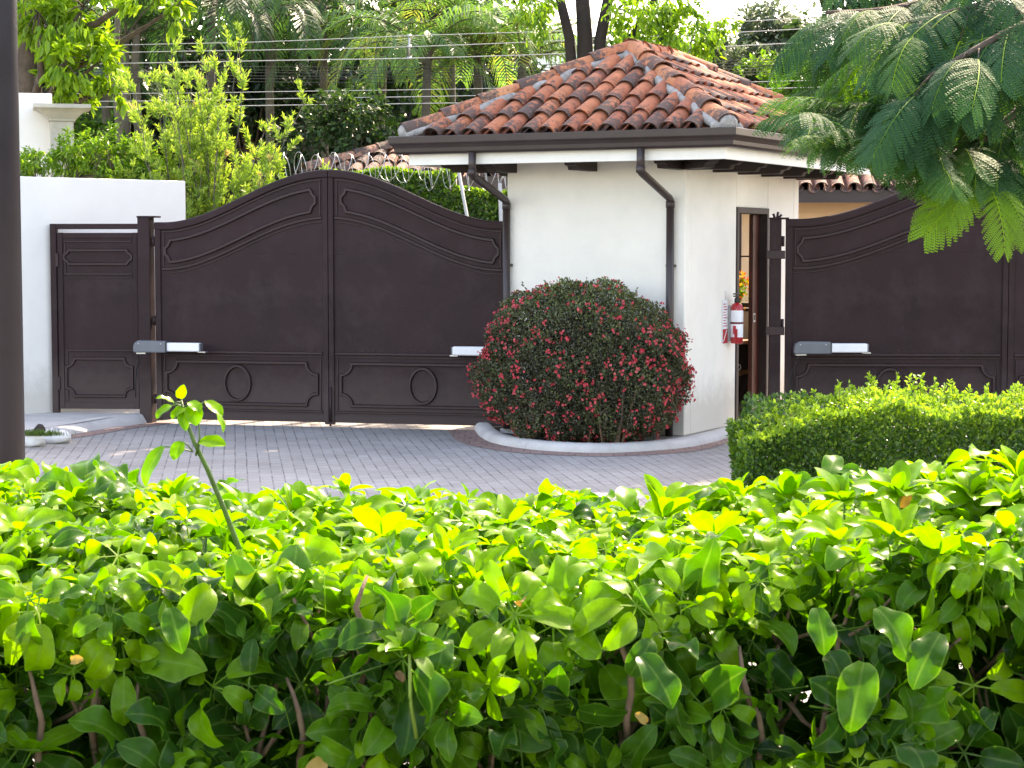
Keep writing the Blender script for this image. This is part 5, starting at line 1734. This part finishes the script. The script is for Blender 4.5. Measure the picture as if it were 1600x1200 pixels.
# ------------------------------------------------------------------ shrubs by the left wall
def wand_shrub(base, h, nb, spread, label, name='wispy_shrub', leafL=.075, n_leaf=42, tint=.60):
    t = empty(name, base, 0, label, 'shrub')
    mb = MB(); fm = Fast()
    NV = LQ * np.array([.42, 1, 1])
    for i in range(nb):
        a = RN.uniform(0, 2 * PI); tilt = spread * RN.uniform(0, 1) ** .7
        L = h * RN.uniform(.55, 1.0) * (1 - .20 * tilt)
        d = np.array([math.sin(tilt) * math.cos(a), math.sin(tilt) * math.sin(a) * .7, math.cos(tilt)])
        p = np.array([RN.normal(0, .05), RN.normal(0, .05), 0.0]); pts = [p.copy()]
        for k in range(9):
            d = nrm(d + np.array([0, 0, .035]) + RN.normal(0, .05, 3)); p = p + d * L / 9; pts.append(p.copy())
        mb.tube([tuple(q) for q in pts], [.016 * (1 - .9 * k / 9) + .002 for k in range(10)], 5)
        for k in range(2, 10):
            nt_ = 3 if k < 9 else 2
            for _ in range(nt_):
                s = pts[k]; dd = nrm(d * .9 + rnd_dir(1)[0] * .75 + np.array([0, 0, .35])); ll = RN.uniform(.14, .34) * (1.1 - .3 * k / 9)
                m_ = int(n_leaf * ll / .3)
                u = np.sort(RN.uniform(.05, 1, m_)); pos = s + dd * (u * ll)[:, None] + RN.normal(0, .006, (m_, 3))
                al = nrm(dd * .8 + rnd_dir(m_) * .8 + np.array([0, 0, .15]))
                tv = (tint + .22 * u + RN.normal(0, .13, m_)).clip(0, .88)
                if RN.uniform() < .05: tv = np.clip(tv + .25, 0, 1)
                fm.scatter(NV, Q1, pos, frames(al, rnd_dir(m_) + np.array([0, 0, .6])), leafL * RN.uniform(.55, 1.15, m_), tv)
                mb.tube([tuple(s), tuple(s + dd * ll)], [.004, .0015], 4)
    mb.build('stems', M['bark_pale'], t)
    fm.build('foliage', M['narrow_leaf'], t, False)
    return t


p = P(318, 385, 22.6)
wand_shrub((p.x, 22.6, 0.3), P(0, 42, 22.6).z - .2, 58, .42, 'tall wispy yellow green shrub with upright wands behind the gate', n_leaf=62)
p = P(400, 300, 22.9)
wand_shrub((p.x, 22.9, .5), P(0, 215, 22.9).z - .3, 30, .7, 'lower bushy part of yellow green shrub beside the razor wire', n_leaf=60, tint=.5)
# shrubs along the wall top
gshrub = [((60, 262, 22.2), .34, 'leafy shrub spilling over the boundary wall beside the grey post', .35), ((120, 252, 22.3), .40, 'leafy shrub over the boundary wall below the stone column', .3), ((175, 242, 22.4), .42, 'tallest leafy shrub along the top of the boundary wall', .36), ((232, 262, 22.4), .34, 'leafy shrub over the boundary wall next to the wispy shrub', .32)]
for (x, y, Y), r, lab, tt in gshrub:
    p = P(x, y, Y)
    cl = []
    for i in range(16):
        d = rnd_dir(1)[0] * RN.uniform(.2, .95)
        cl.append((d[0] * r * 1.1, d[1] * r, p.z + d[2] * r * .65, r * .42, 120))
    tree('wall_shrub', (p.x, Y, 0), [(0, 0, 0, .05), (0, 0, p.z * .6, .04), (.02, 0, p.z - .1, .02)], cl, .062, 'bright_leaf', lab, 'shrub', 'shrubs along the boundary wall', tint=tt + .22, V=NL)

# ------------------------------------------------------------------ ivy wall, razor wire, fence posts, houses
iv = empty('ivy_wall', (P(690, 300, 24.6).x, 24.6, 0), 0, 'garden wall covered with clipped green ivy behind the left gate', 'ivy wall')
oi = np.array([P(690, 300, 24.6).x, 24.6, 0])
xa, xm, xb = P(520, 0, 24.6).x - oi[0], P(712, 0, 24.6).x - oi[0], P(900, 0, 24.6).x - oi[0]
za, zb_ = P(0, 268, 24.6).z, P(0, 298, 24.6).z
mb = MB(); mb.box(xa, xm, .05, .35, 0, za - .06); mb.box(xm, xb, .05, .35, 0, zb_ - .06)
mb.build('wall', M['concrete'], iv)
fm = Fast()
n = 26000
x = RN.uniform(xa, xb, n); top = np.where(x < xm, za, zb_) + .03 * np.sin(x * 7)
z = RN.uniform(1.0, 1, n) * RN.uniform(.3, 1, n) * top
y = .02 - RN.exponential(.035, n).clip(0, .12)
shell_leaves(fm, np.stack([x, y, z], -1), np.tile([0, -1.0, .3], (n, 1)), RN.uniform(.035, .06, n), RN.normal(.42, .2, n).clip(0, 1), V=LQ2, Q=Q2)
n = 6000
x = RN.uniform(xa, xb, n); top = np.where(x < xm, za, zb_) + .03 * np.sin(x * 7)
shell_leaves(fm, np.stack([x, RN.uniform(-.05, .4, n), top - RN.exponential(.03, n).clip(0, .1)], -1), np.tile([0, 0, 1.0], (n, 1)), RN.uniform(.035, .06, n), RN.normal(.7, .15, n).clip(0, 1), V=LQ2, Q=Q2)
fm.build('foliage', M['small_leaf'], iv, False)


def razor(x0, y0, Y0_, x1, y1, Y1_, r, loops, label):
    a, b = P(x0, y0, Y0_), P(x1, y1, Y1_)
    d = (b - a); L = d.length; d.normalize()
    s = Vector((0, 0, 1)); s = (s - d * s.dot(d)).normalized(); q_ = d.cross(s)
    pts = []
    for i in range(loops * 22 + 1):
        an = 2 * PI * i / 22; k = i / (loops * 22)
        rr = r * (1 + .10 * math.sin(i * .37))
        c = d * (L * k + .10 * math.sin(an * .5)) + s * (rr * math.sin(an)) + q_ * (rr * math.cos(an))
        pts.append(c)
    mb = MB(); mb.tube(pts, .0036, 5)
    t = empty('razor_wire', a, 0, label, 'razor wire', 'coils of razor wire')
    mb.build('coil', M['steel'], t)
    bb = MB()
    for i in range(0, len(pts) - 1, 5):
        c = pts[i]; e_ = (pts[i + 1] - pts[i]).normalized(); n_ = (c - d * c.dot(d)).normalized()
        bb.add([c - e_ * .016, c + n_ * .010, c + e_ * .016, c - n_ * .010], [(0, 1, 2, 3)])
    bb.build('barbs', M['steel'], t)
    return t


razor(432, 262, 23.6, 655, 262, 24.3, .17, 17, 'razor wire coil stretched above the left gate')
razor(655, 274, 24.3, 800, 276, 24.4, .17, 10, 'razor wire coil running above the ivy to the gatehouse')
for xt, yt, xb_, yb_, r, lab in ((717, 270, 731, 345, .022, 'leaning pale fence post in front of the ivy'), (781, 286, 783, 350, .026, 'upright pale fence post next to the gatehouse corner')):
    a, b = P(xt, yt, 24.25), P(xb_, yb_, 24.25)
    dn = (b - a); bt = b + dn * (b.z / -dn.z)
    o = empty('fence_post', bt, 0, lab, 'fence post', 'pale fence posts')
    mb = MB(); mb.tube([(0, 0, 0), tuple(a - bt)], [r, r * .9], 8); mb.build('shaft', M['concrete'], o)
    mb = MB(); q = a - bt; mb.tube([tuple(q), tuple(q + Vector((.06, -.05, .12)))], .012, 6); mb.build('wire_arm', M['steel'], o)


def far_house(name, base, rz, w, d, h, wallm, label, over, tan, gable=False, pitch=.24):
    t = empty(name, base, rz, label, 'house')
    mb = MB(); mb.box(0, w, 0, d, 0, h + .1); wl_ = mb.build('wall', M[wallm], t, .01)
    run = d / 2 + over
    mb = MB()
    x0, x1, y0, y1 = -over, w + over, -over, d + over
    zr = h + tan * run
    V = [(x0, y0, h), (x1, y0, h), (x1, y1, h), (x0, y1, h), (x0 + run, d / 2, zr), (x1 - run, d / 2, zr)]
    Fc = [(0, 1, 5, 4), (1, 2, 5), (2, 3, 4, 5), (3, 0, 4), (3, 2, 1, 0)]
    mb.add(V, Fc)
    rf = mb.build('roof', M['dark_wood'], t)
    fm = Fast()
    tile_slope(fm, (x0, y0, 0), (1, 0, 0), (0, 1, 0), x1 - x0, run, tan, pitch, .36, h + .01)
    tile_slope(fm, (x1, y0, 0), (0, 1, 0), (-1, 0, 0), y1 - y0, run, tan, pitch, .36, h + .01)
    tile_slope(fm, (x0, y1, 0), (0, -1, 0), (1, 0, 0), y1 - y0, run, tan, pitch, .36, h + .01)
    for p0, p1 in (((x0, y0, h), V[4]), ((x1, y0, h), V[5]), (V[4], V[5])):
        p0, p1 = np.array(p0, float), np.array(p1, float); L = np.linalg.norm(p1 - p0); dd = (p1 - p0) / L; nn = int(L / .36)
        for k in range(nn): half_tile(fm, p0 + dd * (k * L / nn) + np.array([0, 0, .12]), dd, np.array([0, 0, 1.0]), L / nn * 1.15, .12, .10, float(RN.uniform(.4, .9)))
    fm.build('roof_tiles', M['tile_far'], rf)
    mb = MB(); mb.box(x0, x1, y0 - .03, y0, h - .13, h + .03); mb.box(x0 - .03, x0, y0, y1, h - .13, h + .03); mb.build('fascia', M['brown_metal'], rf)
    mb = MB()
    k = int(w / .8)
    for i in range(k + 1): mb.box(w * i / k - .05, w * i / k + .05, y0 + .02, .0, h - .12, h - .01)
    mb.build('rafter_tails', M['dark_wood'], rf)
    return t


p = P(1100, 330, 26.0)
far_house('peach_house', (p.x, 26.0, 0), math.radians(-3), 9.0, 5.0, P(0, 301, 25.6).z, 'peach', 'peach walled house with a pale clay tile roof behind the right gate', .45, .55, pitch=.2)
p = P(520, 280, 26.2)
far_house('neighbour_house', (p.x, 26.2, 0), math.radians(-8), 2.1, 2.0, P(0, 282, 26.2).z, 'cream', 'cream walled house with a weathered tile roof behind the razor wire', .32, .36, pitch=.2)
# back hedge and bright ground beyond the gates need nothing more; grass tufts at the pavement corner
fm = Fast()
n = 900
c = G(58, 684, .1)
x = c.x + RN.normal(0, .10, n); y = c.y + .06 + np.abs(RN.normal(0, .08, n))
hh = RN.uniform(.03, .08, n)
pos = np.stack([x, y, np.full(n, .10)], -1)
al = nrm(rnd_dir(n) * .5 + np.array([0, 0, 1.0]))
fm.scatter(LQ * np.array([.12, 1, 1]), Q1, pos, frames(al, rnd_dir(n)), hh, RN.uniform(0, 1, n))
tag(fm.build('grass', M['grass'], None, False), 'short green grass by the painted rocks at the pavement corner', 'grass', kind='stuff')


# power lines
def wire(pts, r, m, label):
    q = arc_pts([P(*p) for p in pts], 10)
    mb = MB(); mb.tube(q, r, 5)
    o = mb.build('power_line', M[m])
    return tag(o, label, 'power line', 'overhead lines crossing the view')


WL = [(((-700, 92, 27.5), (180, 70.5, 27.5), (403, 65.5, 27.5), (640, 56, 27.5), (900, 47, 27.5), (1222, 30, 27.5), (1700, 2, 27.5), (2300, -40, 27.5)), .0055, 'wire', 'topmost pale power line crossing before the palms'),
      (((-700, 100, 27.5), (180, 82, 27.5), (422, 78, 27.5), (640, 73, 27.5), (900, 62.5, 27.5), (1219, 47, 27.5), (1700, 20, 27.5), (2300, -20, 27.5)), .006, 'wire', 'second pale power line from the top'),
      (((-700, 112, 27.5), (180, 99, 27.5), (431, 94.5, 27.5), (640, 91, 27.5), (900, 83, 27.5), (1262, 66, 27.5), (1700, 40, 27.5), (2300, 4, 27.5)), .007, 'wire', 'third and thickest pale power line from the top'),
      (((-700, 150, 27.2), (200, 146, 27.2), (440, 143, 27.2), (770, 138, 27.2), (1250, 126, 27.2), (2200, 98, 27.2)), .005, 'wire', 'upper one of the low pale lines ending behind the roof tip'),
      (((-700, 163, 27.2), (200, 158, 27.2), (450, 154, 27.2), (760, 149, 27.2), (1250, 137, 27.2), (2200, 110, 27.2)), .006, 'wire', 'middle one of the low pale lines ending behind the roof'),
      (((-700, 172, 27.2), (200, 167, 27.2), (430, 164.5, 27.2), (700, 161, 27.2), (1250, 152, 27.2), (2200, 128, 27.2)), .0065, 'wire', 'lowest pale line just above the roof corner')]
for i in range(6):
    y = 103 + i * 4.6
    WL.append((((-700, y + 4 + RD.uniform(-2, 2), 27.8), (200, y + 1, 27.8), (600, y + 2.5 + RD.uniform(-1, 1), 27.8), (900, y - 3, 27.8), (1250, y - 12, 27.8), (2200, y - 45, 27.8)), .0042, 'wire_dark',
               ['highest dark cable under the pale power lines', 'second dark cable under the pale power lines', 'third dark cable under the pale power lines', 'fourth dark cable under the pale power lines', 'fifth dark cable under the pale power lines', 'lowest dark cable of the bundle in the wires'][i]))
for pts, r, m, lab in WL: wire(pts, r, m, lab)
a, b = P(639, 54, 27.5), P(640, 92, 27.5)
mb = MB(); mb.tube([a, b], .014, 6)
for yy in (56, 73, 91): 
    c = P(639.5, yy, 27.5); mb.tube([c + Vector((-.03, 0, 0)), c + Vector((.03, 0, 0))], .02, 6)
tag(mb.build('line_spacer', M['steel']), 'upright spacer rod holding the three upper power lines', 'spacer')
